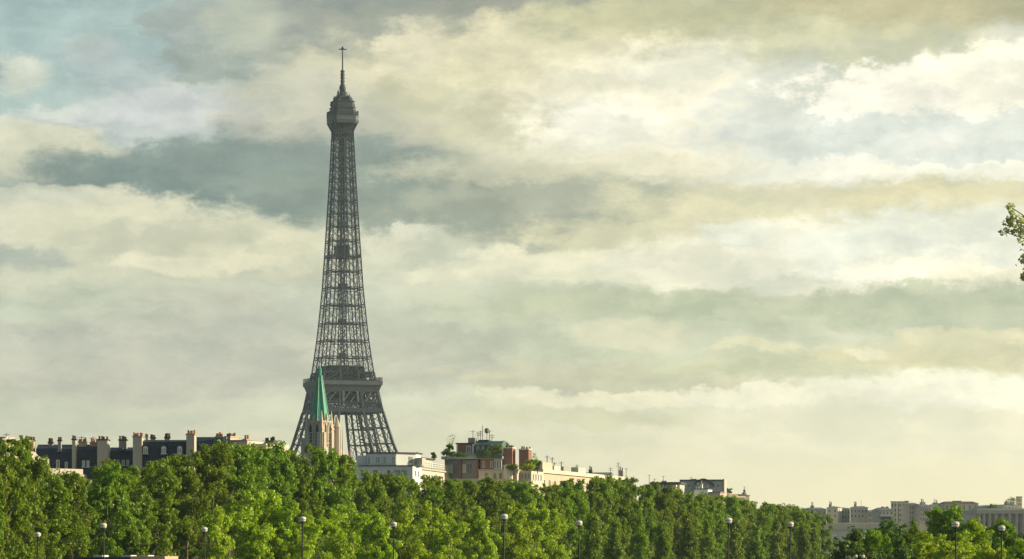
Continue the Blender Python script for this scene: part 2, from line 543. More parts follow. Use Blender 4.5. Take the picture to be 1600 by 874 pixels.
low_levels = [0, 14, 28, 42, 57.6, 68.5, 79, 88.5, 98.5]
up_levels = [122, 131.5, 141.5, 152, 163, 173.5, 183.5, 193, 202, 210.5, 218.5, 226, 233, 239.5, 246, 252, 258, 263.5]
for sx in (-1, 1):
    for sy in (-1, 1):
        mb = MB(); leg(sx, sy, low_levels, mb, 1.4, .36, 1)
        # the heavy inclined lift track that runs up inside each leg
        for z0, z1 in zip(low_levels, low_levels[1:]):
            f0, f1 = A(z0) * (1 + Bn(z0)) / 2, A(z1) * (1 + Bn(z1)) / 2
            for o in (-1.1, 1.1):
                mb.beam((sx * (f0 + o), sy * (f0 - o), z0), (sx * (f1 + o), sy * (f1 - o), z1), .7)
            for k in range(4):
                g = f0 + (f1 - f0) * k / 5; zz = z0 + (z1 - z0) * k / 5
                mb.beam((sx * (g + 1.3), sy * (g - 1.3), zz), (sx * (g - 1.3), sy * (g + 1.3), zz), .6)
        mb.build('pier', M['iron'], tower)
        mb = MB(); leg(sx, sy, up_levels, mb, .62, .21, 2)
        mb.build('upper_leg', M['iron'], tower)

for z, zn in zip(up_levels, up_levels[1:] + [None]):    # girders between the upper legs, with the long crosses above them
    mb = MB()
    a, b = A(z), A(z) * Bn(z)
    for s in (-1, 1):
        for d in (0, -1.4):
            mb.beam((-a, s * a, z + d), (a, s * a, z + d), .3); mb.beam((s * a, -a, z + d), (s * a, a, z + d), .3)
        n = max(2, int(b / 1.2))
        for k in range(n):
            x0, x1 = -b + 2 * b * k / n, -b + 2 * b * (k + 1) / n
            mb.beam((x0, s * a, z - 1.4 * (k % 2)), (x1, s * a, z - 1.4 * ((k + 1) % 2)), .25)
            mb.beam((s * a, x0, z - 1.4 * (k % 2)), (s * a, x1, z - 1.4 * ((k + 1) % 2)), .25)
        if zn and b > 2.2:
            b1, a1 = A(zn) * Bn(zn), A(zn)
            mb.beam((-b, s * a, z), (b1, s * a1, zn), .2); mb.beam((b, s * a, z), (-b1, s * a1, zn), .2)
            mb.beam((s * a, -b, z), (s * a1, b1, zn), .2); mb.beam((s * a, b, z), (s * a1, -b1, zn), .2)
    mb.build('cross_girder', M['iron'], tower)

mb = MB()                                          # lift shaft, stairs and landings in the middle
for x in (-1.9, 1.9):
    for y in (-1.9, 1.9):
        mb.beam((x, y, 120), (x, y, 272), .28)
zz, k = 121.0, 0
while zz < 270:
    s = 1 if k % 2 else -1
    mb.beam((-1.9 * s, -1.9, zz), (1.9 * s, -1.9, zz + 3), .3); mb.beam((-1.9, 1.9 * s, zz), (1.9, 1.9 * s, zz + 3), .3)
    mb.beam((1.9 * s, 1.9, zz), (-1.9 * s, 1.9, zz + 3), .35)
    zz += 3; k += 1
for i, z in enumerate(up_levels[1:]):
    w = min(2.6 + .2 * (i % 3), A(z) * .6)
    mb.box(-w, w, -w, w, z - .3, z + .3)
    if i % 2 == 0: mb.box(-w * .8, w * .5, -w, w * .7, z + .3, z + 2.6)
mb.build('lift_shaft', M['iron'], tower)


def sq(a, ch=0.0):
    if not ch: return [(-a, -a), (a, -a), (a, a), (-a, a)]
    return [(-a + ch, -a), (a - ch, -a), (a, -a + ch), (a, a - ch), (a - ch, a), (-a + ch, a), (-a, a - ch), (-a, -a + ch)]


# first platform
p1 = MB(); p1.prism(sq(34.5), 53, 57, sq(36)); p1.prism(sq(36.4), 57, 58.5)
p1.build('first_platform', M['iron'], tower)
# second platform
PA = 128 / SC_ / 1.2632 / 2
a98 = A(98.5)
mb = MB()
mb.prism(sq(A(110) + .35), 110.2, 114, sq(PA - .5))                 # flared cove
mb.prism(sq(PA), 114.1, 116.6)                                      # deck edge
mb.prism(sq(PA - 1.3), 116.7, 117.2)
p2 = mb.build('second_platform', M['iron_pale'], tower)
mb = MB()
for z0, z1 in ((97.6, 100.2), (103.4, 104.0)):                      # the girders under it
    for s in (-1, 1):
        a = A((z0 + z1) / 2) + .1
        mb.box(-a, a, s * a - .5, s * a + .5, z0, z1); mb.box(s * a - .5, s * a + .5, -a + .6, a - .6, z0, z1)
for s in (-1, 1):                                                   # fine crossed lattice strip
    n = 26; a0, a1 = A(100.2), A(103.4)
    for k in range(n):
        x0, x1 = -1 + 2 * k / n, -1 + 2 * (k + 1) / n
        for (u, v) in ((x0, x1), (x1, x0)):
            mb.beam((u * a0, s * a0, 100.2), (v * a1, s * a1, 103.4), .34)
            mb.beam((s * a0, u * a0, 100.2), (s * a1, v * a1, 103.4), .34)
mb.build('girder', M['iron'], p2)
mb = MB()
for s in (-1, 1):                                                   # crossed panels with posts under the deck
    a0, a1 = A(104), A(110.2)
    n = 8
    for k in range(n):
        x0, x1 = -1 + 2 * k / n, -1 + 2 * (k + 1) / n
        for (u, v) in ((x0, x1), (x1, x0)):
            mb.beam((u * a0, s * a0, 104), (v * a1, s * a1, 110.2), .42)
            mb.beam((s * a0, u * a0, 104), (s * a1, v * a1, 110.2), .42)
        if k in (0, 3, 5): 
            mb.beam((x0 * a0, s * a0, 104), (x0 * a1, s * a1, 110.2), 1.3); mb.beam((s * a0, x0 * a0, 104), (s * a1, x0 * a1, 110.2), 1.3)
    mb.beam((a0, s * a0, 98), (a1, s * a1, 110.4), 1.5)
    mb.beam((-a0, s * a0, 98), (-a1, s * a1, 110.4), 1.5)
mb.build('panel', M['iron_pale'], p2)
mb = MB(); mb.prism(sq(A(107) * .62), 104.2, 110.1); mb.build('underfloor', M['iron_dark'], p2)
mb = MB()
for s in (-1, 1):                                                   # railing of the deck
    a = PA - .2
    for z in (117.6, 118.6):
        mb.beam((-a, s * a, z), (a, s * a, z), .22); mb.beam((s * a, -a, z), (s * a, a, z), .22)
    for k in range(25):
        x = -a + 2 * a * k / 24
        mb.beam((x, s * a, 116.6), (x, s * a, 119), .2); mb.beam((s * a, x, 116.6), (s * a, x, 119), .2)
mb.build('railing', M['iron'], p2)
mb = MB(); b = A(122) * .66
mb.prism(sq(b), 117.3, 126)
pav = mb.build('pavilion', M['iron_dark'], tower)
mb = MB()
for s in (-1, 1):
    b2 = b + .25
    for z in (118, 119.6, 125.8):
        mb.beam((-b2, s * b2, z), (b2, s * b2, z), .8); mb.beam((s * b2, -b2, z), (s * b2, b2, z), .8)
    n = 4
    for k in range(n + 1):
        x = -b2 + 2 * b2 * k / n
        mb.beam((x, s * b2, 117.3), (x, s * b2, 126), .7); mb.beam((s * b2, x, 117.3), (s * b2, x, 126), .7)
        if k < n:
            x1 = x + 2 * b2 / n
            for (u, v) in ((x, x1), (x1, x)):
                mb.beam((u, s * b2, 119.6), (v, s * b2, 125.8), .4); mb.beam((s * b2, u, 119.6), (s * b2, v, 125.8), .4)
mb.build('frame', M['iron_pale'], pav)
mb = MB(); mb.prism(sq(PA - 5.2), 119.2, 120.0)
for s in (-1, 1):
    a = PA - 5.3
    mb.beam((-a, s * a, 121), (a, s * a, 121), .25); mb.beam((s * a, -a, 121), (s * a, a, 121), .25)
    for k in range(21):
        x = -a + 2 * a * k / 20
        mb.beam((x, s * a, 120), (x, s * a, 121), .18); mb.beam((s * a, x, 120), (s * a, x, 121), .18)
mb.build('upper_deck', M['iron'], tower)
# legs between the girder and the upper deck
for sx in (-1, 1):
    for sy in (-1, 1):
        mb = MB(); leg(sx, sy, [98.5, 104, 110.2, 116.6, 122], mb, 1.1, .45, 1)
        mb.build('mid_leg', M['iron'], tower)
# intermediate platform
mb = MB(); mb.box(-4.6, 3.2, -4.6, 3.2, 192.6, 199); mb.prism(sq(A(192) + .2), 191.6, 192.5)
mb.build('intermediate_platform', M['iron_dark'], tower)
# top: flared brackets, gallery, cabin, domes, mast
mb = MB()
a0, a1 = A(263.5), 50 / SC_ / 2 / 1.16
for s in (-1, 1):
    for k in range(9):
        t = -1 + 2 * k / 8
        mb.beam((t * a0, s * a0, 263.5), (t * a0, s * a0, 268), .35); mb.beam((s * a0, t * a0, 263.5), (s * a0, t * a0, 268), .35)
        mb.beam((t * a0, s * a0, 268), (t * a1 * .92, s * a1 * .94, 273.5), .4); mb.beam((s * a0, t * a0, 268), (s * a1 * .94, t * a1 * .92, 273.5), .4)
mb.prism(sq(a0 * .82), 263.5, 273)
mb.box(-a0 - .1, a0 + .1, -a0 - .1, a0 + .1, 262.9, 263.6); mb.box(-a0 - .1, a0 + .1, -a0 - .1, a0 + .1, 266.0, 266.6)
mb.build('bracket', M['iron'], tower)
mb = MB()
mb.prism(sq(a1 * .93, 2.2), 272.4, 274.2, sq(a1, 2.4)); mb.prism(sq(a1, 2.4), 274.3, 276.4)
mb.prism(sq(a1 * 1.02, 2.4), 276.5, 277.0)
gal = mb.build('top_gallery', M['iron_pale'], tower)
mb = MB()
o8 = sq(a1 * .99, 2.4)
for i in range(8):
    p, q = Vector(o8[i] + (0,)), Vector(o8[(i + 1) % 8] + (0,))
    n = max(3, int((q - p).length / 1.1))
    for k in range(n):
        e = p.lerp(q, k / n); mb.beam((e.x, e.y, 277), (e.x, e.y, 279.6), .25)
    for z in (278.2, 279.7): mb.beam((p.x, p.y, z), (q.x, q.y, z), .3)
mb.build('railing', M['iron'], gal)
mb = MB()
mb.prism(sq(a1 * .80, 1.8), 277.1, 281.5); mb.prism(sq(a1 * .84, 1.8), 281.6, 282.2)
mb.prism(sq(a1 * .74, 1.6), 282.3, 285.4); mb.prism(sq(a1 * .78, 1.6), 285.5, 286.0)
mb.prism(sq(a1 * .66, 1.4), 286.1, 289.2, sq(a1 * .48, 1.2)); 
mb.lathe([(3.4, 289.3), (3.4, 290.6), (2.3, 292)], 10); mb.lathe([(1.3, 292.1), (2.0, 292.8), (2.1, 294.4), (1.5, 296.2), (1.1, 296.6)], 10)
mb.build('top_cabin', M['iron'], tower)
for (x, y, z, h) in ((-6.0, -3, 282.3, 6.5), (6.2, 2.0, 282.3, 7), (-6.4, 2.4, 278, 8), (5.8, -4.6, 278, 7), (2.6, -5.6, 286, 4.2), (-2.5, 4.6, 286, 4.6), (-3.5, -3.2, 289.3, 3.4), (3.2, 2.6, 289.3, 3)):
    mb = MB(); mb.beam((x, y, z - 1.5), (x, y, z + h), .3); mb.lathe([(.3, z + h - 3), (.75, z + h - 2.8), (.75, z + h - 1.2), (.3, z + h - 1)], 8, (x, y))
    s = .8
    mb.beam((x, y, z), (x * s, y * s, z), .4)
    mb.build('roof_antenna', M['iron'], tower)
mb = MB(); mb.lathe([(1.15, 296.7), (1.15, 304), (.9, 304.1), (.9, 305)], 8)
for z in (298, 300, 302, 304): mb.lathe([(1.5, z), (1.5, z + .5)], 8)
mast = mb.build('antenna_mast', M['iron'], tower)
mb = MB(); mb.lathe([(.5, 305.1), (.42, 317.9)], 8); mb.build('spike', M['iron_pale'], mast)
mb = MB(); mb.beam((-2.4, .0, 317.6), (2.4, 0, 317.6), .6); mb.beam((0, -2.4, 317.6), (0, 2.4, 317.6), .6); mb.lathe([(.8, 318), (.5, 319.2)], 8)
mb.build('crossbar', M['iron'], mast)

# ------------------------------------------------------------------ buildings
BUILDINGS_DONE = []


class Bld:
    def __init__(s, name, label, cat, xc, D, th=0.0, group=None):
        s.D, s.xc, s.k, s.c = D, xc, D / F, math.cos(R(th))
        s.o = empty(name, (W(xc, HY, D).x, D, 0), label, cat, R(th), group)

    def X(s, px): return (px - s.xc) * s.k / s.c
    def Z(s, py): return CZ + (HY - py) * s.k

    def block(s, part, m, x0, x1, yt, yb, d0, d1, parent=None, bevel=0):
        z0 = s.Z(yb) if yb is not None else 0
        return MB().box(s.X(x0), s.X(x1), d0, d1, z0, s.Z(yt)).build(part, m, parent or s.o, bevel=bevel)

    def window(s, x, yt, w, h, d=0.0, fm=None, gm=None, arch=False, parent=None, bars=True):
        """a framed window on a wall that faces the front at depth d"""
        fm, gm = fm or M['paint'], gm or M['glass']
        x0, x1, z0, z1 = s.X(x - w / 2), s.X(x + w / 2), s.Z(yt + h), s.Z(yt)
        t = .12 * min(x1 - x0, z1 - z0) + .03
        f = MB()
        f.box(x0, x0 + t, d - .14, d - .01, z0, z1); f.box(x1 - t, x1, d - .14, d - .01, z0, z1)
        f.box(x0 + t, x1 - t, d - .14, d - .01, z1 - t, z1); f.box(x0 - t, x1 + t, d - .22, d - .01, z0 - t, z0)
        if bars: f.box((x0 + x1) / 2 - t / 3, (x0 + x1) / 2 + t / 3, d - .10, d - .02, z0, z1 - t)
        if arch:
            n = 8; c, r = (x0 + x1) / 2, (x1 - x0) / 2
            poly = [(c + r * math.cos(math.pi * i / n), z1 + r * .7 * math.sin(math.pi * i / n)) for i in range(n, -1, -1)]
            f.slab(poly[::-1], d - .14, d - .01)
        fo = f.build('window', fm, parent or s.o)
        MB().box(x0 + t, x1 - t, d - .05, d - .008, z0, z1 - t).build('pane', gm, fo)
        return fo

    def side_window(s, x_face, y, z0, w, h, fm=None, gm=None):
        """a window on a wall that faces local +x at x_face"""
        fm, gm = fm or M['paint'], gm or M['glass']
        t = .1
        f = MB()
        f.box(x_face + .01, x_face + .12, y - w / 2, y - w / 2 + t, z0, z0 + h); f.box(x_face + .01, x_face + .12, y + w / 2 - t, y + w / 2, z0, z0 + h)
        f.box(x_face + .01, x_face + .12, y - w / 2 + t, y + w / 2 - t, z0 + h - t, z0 + h); f.box(x_face + .01, x_face + .2, y - w / 2 - t, y + w / 2 + t, z0 - t, z0)
        fo = f.build('window', fm, s.o)
        MB().box(x_face + .008, x_face + .05, y - w / 2 + t, y + w / 2 - t, z0, z0 + h - t).build('pane', gm, fo)

    def chimney(s, x0, x1, yt, yb, d0, d1, m, npots=3, potm=None, cap=None, poth=6):
        a, b, zt, zb = s.X(x0), s.X(x1), s.Z(yt), s.Z(yb)
        ch = MB().box(a, b, d0, d1, zb, zt).build('chimney', m, s.o)
        MB().box(a - .12, b + .12, d0 - .12, d1 + .12, zt + .003, zt + .25).build('cap', cap or M['grey'], ch)
        for i in range(npots):
            px = a + (b - a) * (i + .5) / npots + random.uniform(-.05, .05)
            py = d0 + (d1 - d0) * random.uniform(.25, .75)
            h = poth * s.k * random.uniform(.6, 1.05)
            MB().lathe([(.20, zt + .26), (.16, zt + .26 + h * .8), (.21, zt + .26 + h * .82), (.19, zt + .26 + h)], 8, (px, py)).build('chimney_pot', potm or M['pot'], ch)
        return ch

    def mansard(s, x0, x1, ye, yb_, yr, d0=0.0, rise=1.6, back=9.0, m=None, name='roof'):
        """steep slate slope from eave ye to break yb_, then a shallow one to the ridge yr"""
        ze, zb, zr = s.Z(ye), s.Z(yb_), s.Z(yr)
        poly = [(d0 - .2, ze), (d0 + back + .2, ze), (d0 + back - rise, zb), (d0 + back / 2, zr), (d0 + rise, zb)]
        return MB().slab_x(poly, s.X(x0), s.X(x1)).build(name, m or M['slate'], s.o)

    def aerial(s, x, yt, yb, d, arms=2, dish=False):
        p = MB(); X, z0, z1 = s.X(x), s.Z(yb), s.Z(yt)
        p.beam((X, d, z0), (X, d, z1), .09 + s.k * .25)
        for i in range(arms): p.beam((X - .7, d, z1 - .3 - .5 * i), (X + .7, d, z1 - .3 - .5 * i), .08)
        if dish: p.lathe([(.15, z1 - .9), (.62, z1 - .6), (.62, z1 + .3), (.2, z1 + .5)], 10, (X, d))
        return p.build('aerial', M['metal'], s.o)


# --- left: a row of slate-roofed houses above the trees
b = Bld('rendered_house', 'cream rendered house top with flat overhanging roof at the left photo edge', 'house', -10, 560, -22)
b.block('wall', M['warm'], -60, 6, 688, None, 0, 9)
b.block('roof', M['grey'], -62, 8, 685.4, 687.9, -.6, 9.6)
b.side_window(b.X(6), 5.0, b.Z(697), 1.0, 1.3)
b.block('roof_hatch', M['stone'], -14, 0, 682, 685.3, 2, 5)
b.aerial(-4, 676, 682, 3)

b = Bld('slate_roofed_house', 'dark slate mansard house with sunlit cream gable wall, left end of the roof row', 'house', 110, 600)
b.block('wall', M['stone'], 54, 166, 748.2, None, 0, 9)
b.mansard(54, 166, 748, 701, 693.5, rise=1.9)
g = MB()
k = b.k
gp = [(0, 0), (4.6, 0), (4.6, 18 * k), (2.9, 19 * k), (2.0, 23 * k), (1.4, 28 * k), (0, 30 * k)]
g.slab(gp, 0, 3.4)
go = g.build('gable_wall', M['cream'], b.o); go.location = (b.X(57), -9.0, b.Z(737)); go.rotation_euler = (0, 0, R(48))
go2 = MB().box(0, 8.5, 0, .5, 0, 8 * k).build('terrace_parapet', M['cream'], b.o); go2.location = (b.X(82), -9.0, b.Z(742)); go2.rotation_euler = (0, 0, R(46))
MB().prism([(b.X(57), -8.7), (b.X(84), -8.7), (b.X(134), -3.2), (b.X(136), -.25), (b.X(57), -.25)], 0, b.Z(742.1)).build('terrace', M['stone'], b.o)
b.chimney(113, 118.5, 688, 733, -.5, 1.5, M['stone'], 2, M['soot'], M['lead'])
b.chimney(119, 131, 691, 700, 3.2, 4.6, M['warm'], 4, M['pot'])
b.chimney(137, 150, 692, 700, 3.4, 4.6, M['pink'], 3, M['pot'])
b.chimney(152.5, 168, 688.5, 733, -.6, 3.5, M['stone'], 4, M['soot'], M['lead'])
b.chimney(88.5, 93.5, 689, 704, 1.6, 2.6, M['grey'], 2, M['soot'], M['lead'])
b.chimney(71, 78, 692, 697, 3.6, 4.6, M['grey'], 3, M['soot'], M['lead'])
b.chimney(36, 50, 689, 733, 2, 4, M['pink'], 5, M['soot'], M['lead'])
for x in (131, 138): b.window(x, 720, 4.5, 10, -.35, gm=M['glass_pale'])
b.window(91, 719, 5, 12, -.35)
b.window(104, 722, 4, 10, -.35)
b.block('roof_box', M['zinc'], 88, 95, 703, 706, .7, 2.2)
b.aerial(123, 680, 691, 4, 1); b.aerial(141, 681, 692, 4, 1)

b = Bld('slate_roofed_house', 'low dark slate house with skylights between two pale chimney stacks', 'house', 190, 604)
b.block('wall', M['stone'], 168.6, 207, 745.2, None, 0, 9)
b.mansard(168.6, 207, 745, 704, 698, rise=2.2)
b.chimney(183, 195, 688, 701, 2.6, 4.2, M['grey'], 4, M['soot'], M['lead'])
b.block('skylight', M['zinc'], 187, 190.5, 700, 704, 1.5, 2.8)
b.block('skylight', M['zinc'], 194, 200, 702, 705, 1.4, 2.6)
for x in (166 + 5, 184.5, 193, 200): b.window(x, 719, 4.6, 9, -.25, gm=M['glass_pale'])

b = Bld('slate_roofed_house', 'slate mansard house with three white arched dormers in a row', 'house', 255, 600)
b.block('wall', M['stone'], 208, 294, 738.2, None, 0, 9)
b.mansard(222, 294, 738, 690, 686.2, rise=1.3)
MB().box(b.X(222), b.X(291), 1.15, 1.5, b.Z(690.6), b.Z(688.6)).build('roof_ridge', M['zinc'], b.o)
b.chimney(208, 222, 683.5, 748, -.5, 3.5, M['stone'], 5, M['pot'])
b.chimney(291.5, 304, 680, 738, -.6, 3.5, M['stone'], 5, M['pot'])
b.chimney(254, 262, 684, 688, 3.6, 4.4, M['grey'], 3, M['soot'], M['lead'])
b.chimney(224, 227, 683, 690, 3.6, 4.4, M['pink'], 2, M['pot'])
b.chimney(232, 239, 684.5, 688, 3.6, 4.4, M['grey'], 3, M['soot'], M['lead'])
for x in (227.5, 256, 281):
    d = b.block('dormer', M['slate'], x - 5.2, x + 5.2, 696, 712, -.1, 1.6)
    b.window(x, 700, 7.2, 9, -.12, arch=True, gm=M['glass_pale'], parent=d)

b = Bld('zinc_roofed_house', 'house with blue grey zinc roof beside the row of red chimney pots', 'house', 325, 606)
b.block('wall', M['stone'], 304.6, 352, 712, None, 0, 9)
b.mansard(304.6, 352, 711.8, 689, 683, rise=1.2)
b.block('roof_ridge', M['zinc'], 305, 352, 682.4, 687.5, 2.2, 5)
b.block('roof_box', M['greenroof'], 333, 349, 684, 693, .9, 2.1)
b.chimney(335, 346, 683, 690, 2.4, 3.6, M['zinc'], 4, M['pot'])
b.window(318, 696, 5, 8, -.1, gm=M['glass_pale'])

b = Bld('rendered_house', 'cream house gable end under a long row of dark chimney pots', 'house', 375, 612, -28)
b.block('wall', M['cream'], 352, 387, 689, None, 0, 12)
b.block('roof', M['grey'], 351, 388, 687.6, 688.9, -.4, 12.4)
b.chimney(350, 361, 683.5, 700, -.4, 2.5, M['warm'], 6, M['soot'], M['pink'])
b.chimney(366, 371, 687, 689, 3, 4, M['warm'], 3, M['pot'])
b.chimney(381, 399, 689, 705, 6.5, 8, M['zinc'], 7, M['soot'], M['lead'])
b.block('annex', M['cream'], 388, 408, 693.5, None, 2, 10)

# --- church
CD = 900.0
ch = empty('church', (W(499, HY, CD).x, CD, 0), 'stone gothic church with tall green copper spire in front of the lattice tower', 'church', R(-31))
ck = CD / F
def CZf(py): return CZ + (HY - py) * ck
def octo(r, rot=22.5): return [(r * math.cos(R(rot + 45 * i)), r * math.sin(R(rot + 45 * i))) for i in range(8)]
tw = 2.45
mb = MB().box(-tw, tw, -tw, tw, 0, CZf(659))
bel = mb.build('belfry', M['stone'], ch)
mb = MB()
zs0, zs1 = CZf(657), CZf(573)
mb.prism(octo(2.75), zs0 - .6, zs0 + (zs1 - zs0) * .80, octo(2.75 * .30))
sp_ = mb.build('spire', M['copper'], ch)
mb = MB()
for (x, y), (x2, y2) in zip(octo(2.75), octo(.83)):
    mb.beam((x, y, zs0), (x2, y2, zs0 + (zs1 - zs0) * .80), .16)
mb.build('ridge', M['copper_pale'], sp_)
mb = MB(); zf = zs0 + (zs1 - zs0) * .80
mb.prism(octo(.95), zf + .003, zf + .5); mb.prism(octo(.62), zf + .51, zf + 2.2); mb.prism(octo(.75), zf + 2.21, zf + 2.5, octo(.5)); mb.prism(octo(.42), zf + 2.51, CZf(568), octo(.05))
mb.build('finial', M['copper'], sp_)
mb = MB(); zc = CZf(562.5); mb.beam((0, 0, CZf(569)), (0, 0, zc), .12); mb.beam((-.35, 0, zc - .4), (.35, 0, zc - .4), .1)
mb.build('cross', M['lead'], sp_)
def pinnacle(x, y, zb, zt, r, m, parent):
    h = zt - zb
    mb = MB()
    s_ = [(-r, -r), (r, -r), (r, r), (-r, r)]
    mb.prism([(x + a, y + c) for a, c in s_], zb, zb + h * .48)
    mb.prism([(x + a * 1.25, y + c * 1.25) for a, c in s_], zb + h * .481, zb + h * .53)
    mb.prism([(x + a * .9, y + c * .9) for a, c in s_], zb + h * .531, zt, [(x + a * .08, y + c * .08) for a, c in s_])
    return mb.build('pinnacle', m, parent)
for sx in (-1, 1):
    for sy in (-1, 1):
        pinnacle(sx * (tw - .1), sy * (tw - .1), CZf(700), CZf(642), .5, M['warm'] if sx > 0 else M['stone'], ch)  # right-hand pinnacles get a warmer stone that paints in sunlight
for a in range(4):
    x, y = (tw * math.cos(R(90 * a)), tw * math.sin(R(90 * a)))
    pinnacle(x, y, CZf(661), CZf(646), .35, M['stone'], ch)
# belfry lancets: dark louvred openings with gables, on the four faces
for a in range(4):
    mb = MB(); gl = MB()
    for c in (-1.1, 1.1):
        w = .5; z0, z1 = CZf(698), CZf(672)
        n = 6
        arch = [(c - w, z0), (c + w, z0), (c + w, z1)] + [(c + w * math.cos(math.pi * i / n), z1 + 1.5 * math.sin(math.pi * i / n)) for i in range(1, n)] + [(c - w, z1)]
        gl.slab(arch, -tw - .05, -tw - .004)
        for s in (-1, 1):
            mb.box(c + s * (w + .22) - .14, c + s * (w + .22) + .14, -tw - .32, -tw - .004, z0, z1 + .4)
            mb.beam((c + s * (w + .3), -tw - .18, z1 + .3), (c, -tw - .18, z1 + 2.7), .3)
        for kz in range(5): mb.box(c - w, c + w, -tw - .14, -tw - .055, z0 + .9 * kz, z0 + .9 * kz + .18)
    mb.box(-tw - .15, tw + .15, -tw - .25, -tw - .004, CZf(660.5), CZf(658.2))
    mb.box(-tw - .15, tw + .15, -tw - .25, -tw - .004, CZf(693.5), CZf(692))
    lo = mb.build('lancet_window', M['warm'] if a == 1 else M['stone'], bel); lo.rotation_euler = (0, 0, R(90 * a))  # sunlit face imitated by a warmer stone than the other three
    l2 = gl.build('louvre', M['lead'], lo)
mb = MB()
for sx in (-1, 1):
    for sy in (-1, 1):
        mb.box(min(sx * tw, sx * (tw + .75)) , max(sx * tw, sx * (tw + .75)), min(sy * (tw - 1.1), sy * tw), max(sy * (tw - 1.1), sy * tw), 0, CZf(676))
        mb.box(min(sx * (tw - 1.1), sx * tw), max(sx * (tw - 1.1), sx * tw), min(sy * (tw + .003), sy * (tw + .75)), max(sy * (tw + .003), sy * (tw + .75)), 0, CZf(676))
mb.build('buttress', M['stone'], ch)
# stair turret and nave to the right, low sun painted in by warmer stone colours
mb = MB().prism([(2.9 + x, 4.3 + y) for x, y in octo(.95)], 0, CZf(668)); mb.prism([(2.9 + x, 4.3 + y) for x, y in octo(1.1)], CZf(668) + .003, CZf(667), ); mb.prism([(2.9 + x, 4.3 + y) for x, y in octo(.9)], CZf(667) + .003, CZf(651), [(2.9 + x, 4.3 + y) for x, y in octo(.08)])
mb.build('stair_turret', M['warm'], ch)
pinnacle(4.3, 5.0, 0, CZf(668), .45, M['warm'], ch)
MB().slab([(-6.0, 0), (3.2, 0), (3.2, CZf(706)), (1.4, CZf(696)), (-4.4, CZf(696)), (-6.0, CZf(706))], 3.8, 7.5).build('nave', M['warm'], ch)
pinnacle(5.6, 6.6, 0, CZf(697), .45, M['pink'], ch)
MB().box(-5.4, -3.8, -1, 3.5, 0, CZf(684)).build('side_chapel', M['stone'], ch)

# --- white modern block
b = Bld('apartment_block', 'white modern apartment block with stepped penthouse, right of the tower legs', 'apartment block', 600, 800, -9)
x0, x1 = b.X(553), b.X(645)
b.block('wall', M['white'], 553, 645, 728.6, None, 0, 12)
MB().box(x0 - .3, x1 + .3, -.3, 12.3, b.Z(728.5), b.Z(727.2)).build('cornice', M['lead'], b.o)
pz0, pz1 = b.Z(727.1), b.Z(708.6)
pe = MB().prism([(b.X(572), .9), (b.X(618), .9), (b.X(618) + 4.2, 4.8), (b.X(618) + 4.2, 11), (b.X(572), 11)], pz0, pz1).build('penthouse', M['white'], b.o)
MB().prism([(b.X(571), .6), (b.X(618.5), .6), (b.X(618) + 4.6, 4.6), (b.X(618) + 4.6, 11.3), (b.X(571), 11.3)], pz1 + .003, pz1 + .32).build('roof', M['lead'], pe)
b.block('annex', M['white'], 554, 570.5, 711.5, 727.1, 1.8, 10)
b.block('lift_housing', M['stone'], 646, 655, 715, 727.1, 4, 9)
b.block('roof_hatch', M['white'], 638, 645, 713.5, 727.1, 9, 11)
for x, w, g_ in ((587, 7, 'glass'), (607.5, 4, 'glass'), (621, 8.5, 'glass_pale'), (632, 8, 'glass_pale'), (574, 3, 'glass')):
    b.window(x, 735, w, 8, 0, fm=M['grey'], gm=M[g_])
for x, w, g_ in ((589, 9, 'glass_pale'), (614, 6.5, 'glass_pale'), (575.5, 3, 'glass'), (600, 5, 'glass_pale')):
    b.window(x, 713, w, 11, .9, fm=M['white'], gm=M[g_])
for y in (3.2, 7.5): b.side_window(x1, y, b.Z(743.5), 1.2, 1.3)
f_ = MB().box(-.55, .55, -.12, -.01, 0, 1.5).build('window', M['grey'], pe); f_.location = (b.X(618) + 3.0, 3.75, b.Z(723)); f_.rotation_euler = (0, 0, R(43))
b.aerial(562, 702, 711, 4); b.aerial(640, 704, 713, 10, 1)

# --- long sunlit river facade
b = Bld('river_house', 'sunlit cream house with white roof railing along the quay', 'house', 655, 814, 80)
L_ = 46
zt = b.Z(733.5)
MB().box(0, L_, 0, 9, 0, zt).build('wall', M['cream'], b.o)
MB().box(-.3, L_ + .3, -.45, 9.2, zt + .003, zt + .35).build('cornice', M['stone'], b.o)
rl = MB()
for z in (.95, 1.4, 1.9): rl.beam((0, -.3, zt + z), (L_, -.3, zt + z), .09)
for i in range(24): rl.beam((L_ * i / 23, -.3, zt + .3), (L_ * i / 23, -.3, zt + 1.95), .12)
rl.build('railing', M['paint'], b.o)
MB().box(1, 30, 2.5, 8.5, zt + .36, zt + 3.1).build('attic', M['greygreen'], b.o)
MB().box(.6, 30.4, 2.0, 8.9, zt + 3.11, zt + 3.4).build('roof', M['lead'], b.o)
for i in range(13):
    x = 2 + 3.4 * i; z0 = zt - 3.1
    fo = MB().box(x - .62, x + .62, -.12, -.01, z0 - .1, z0 + 2.1).build('window', M['paint'], b.o)
    MB().box(x - .48, x + .48, -.16, -.125, z0, z0 + 2).build('pane', M['glass'], fo)
for i in range(6):
    x = 3.7 + 6.8 * i
    MB().box(x - 2.2, x + 2.2, -.7, -.17, zt - 3.6, zt - 3.35).build('balcony', M['stone'], b.o)

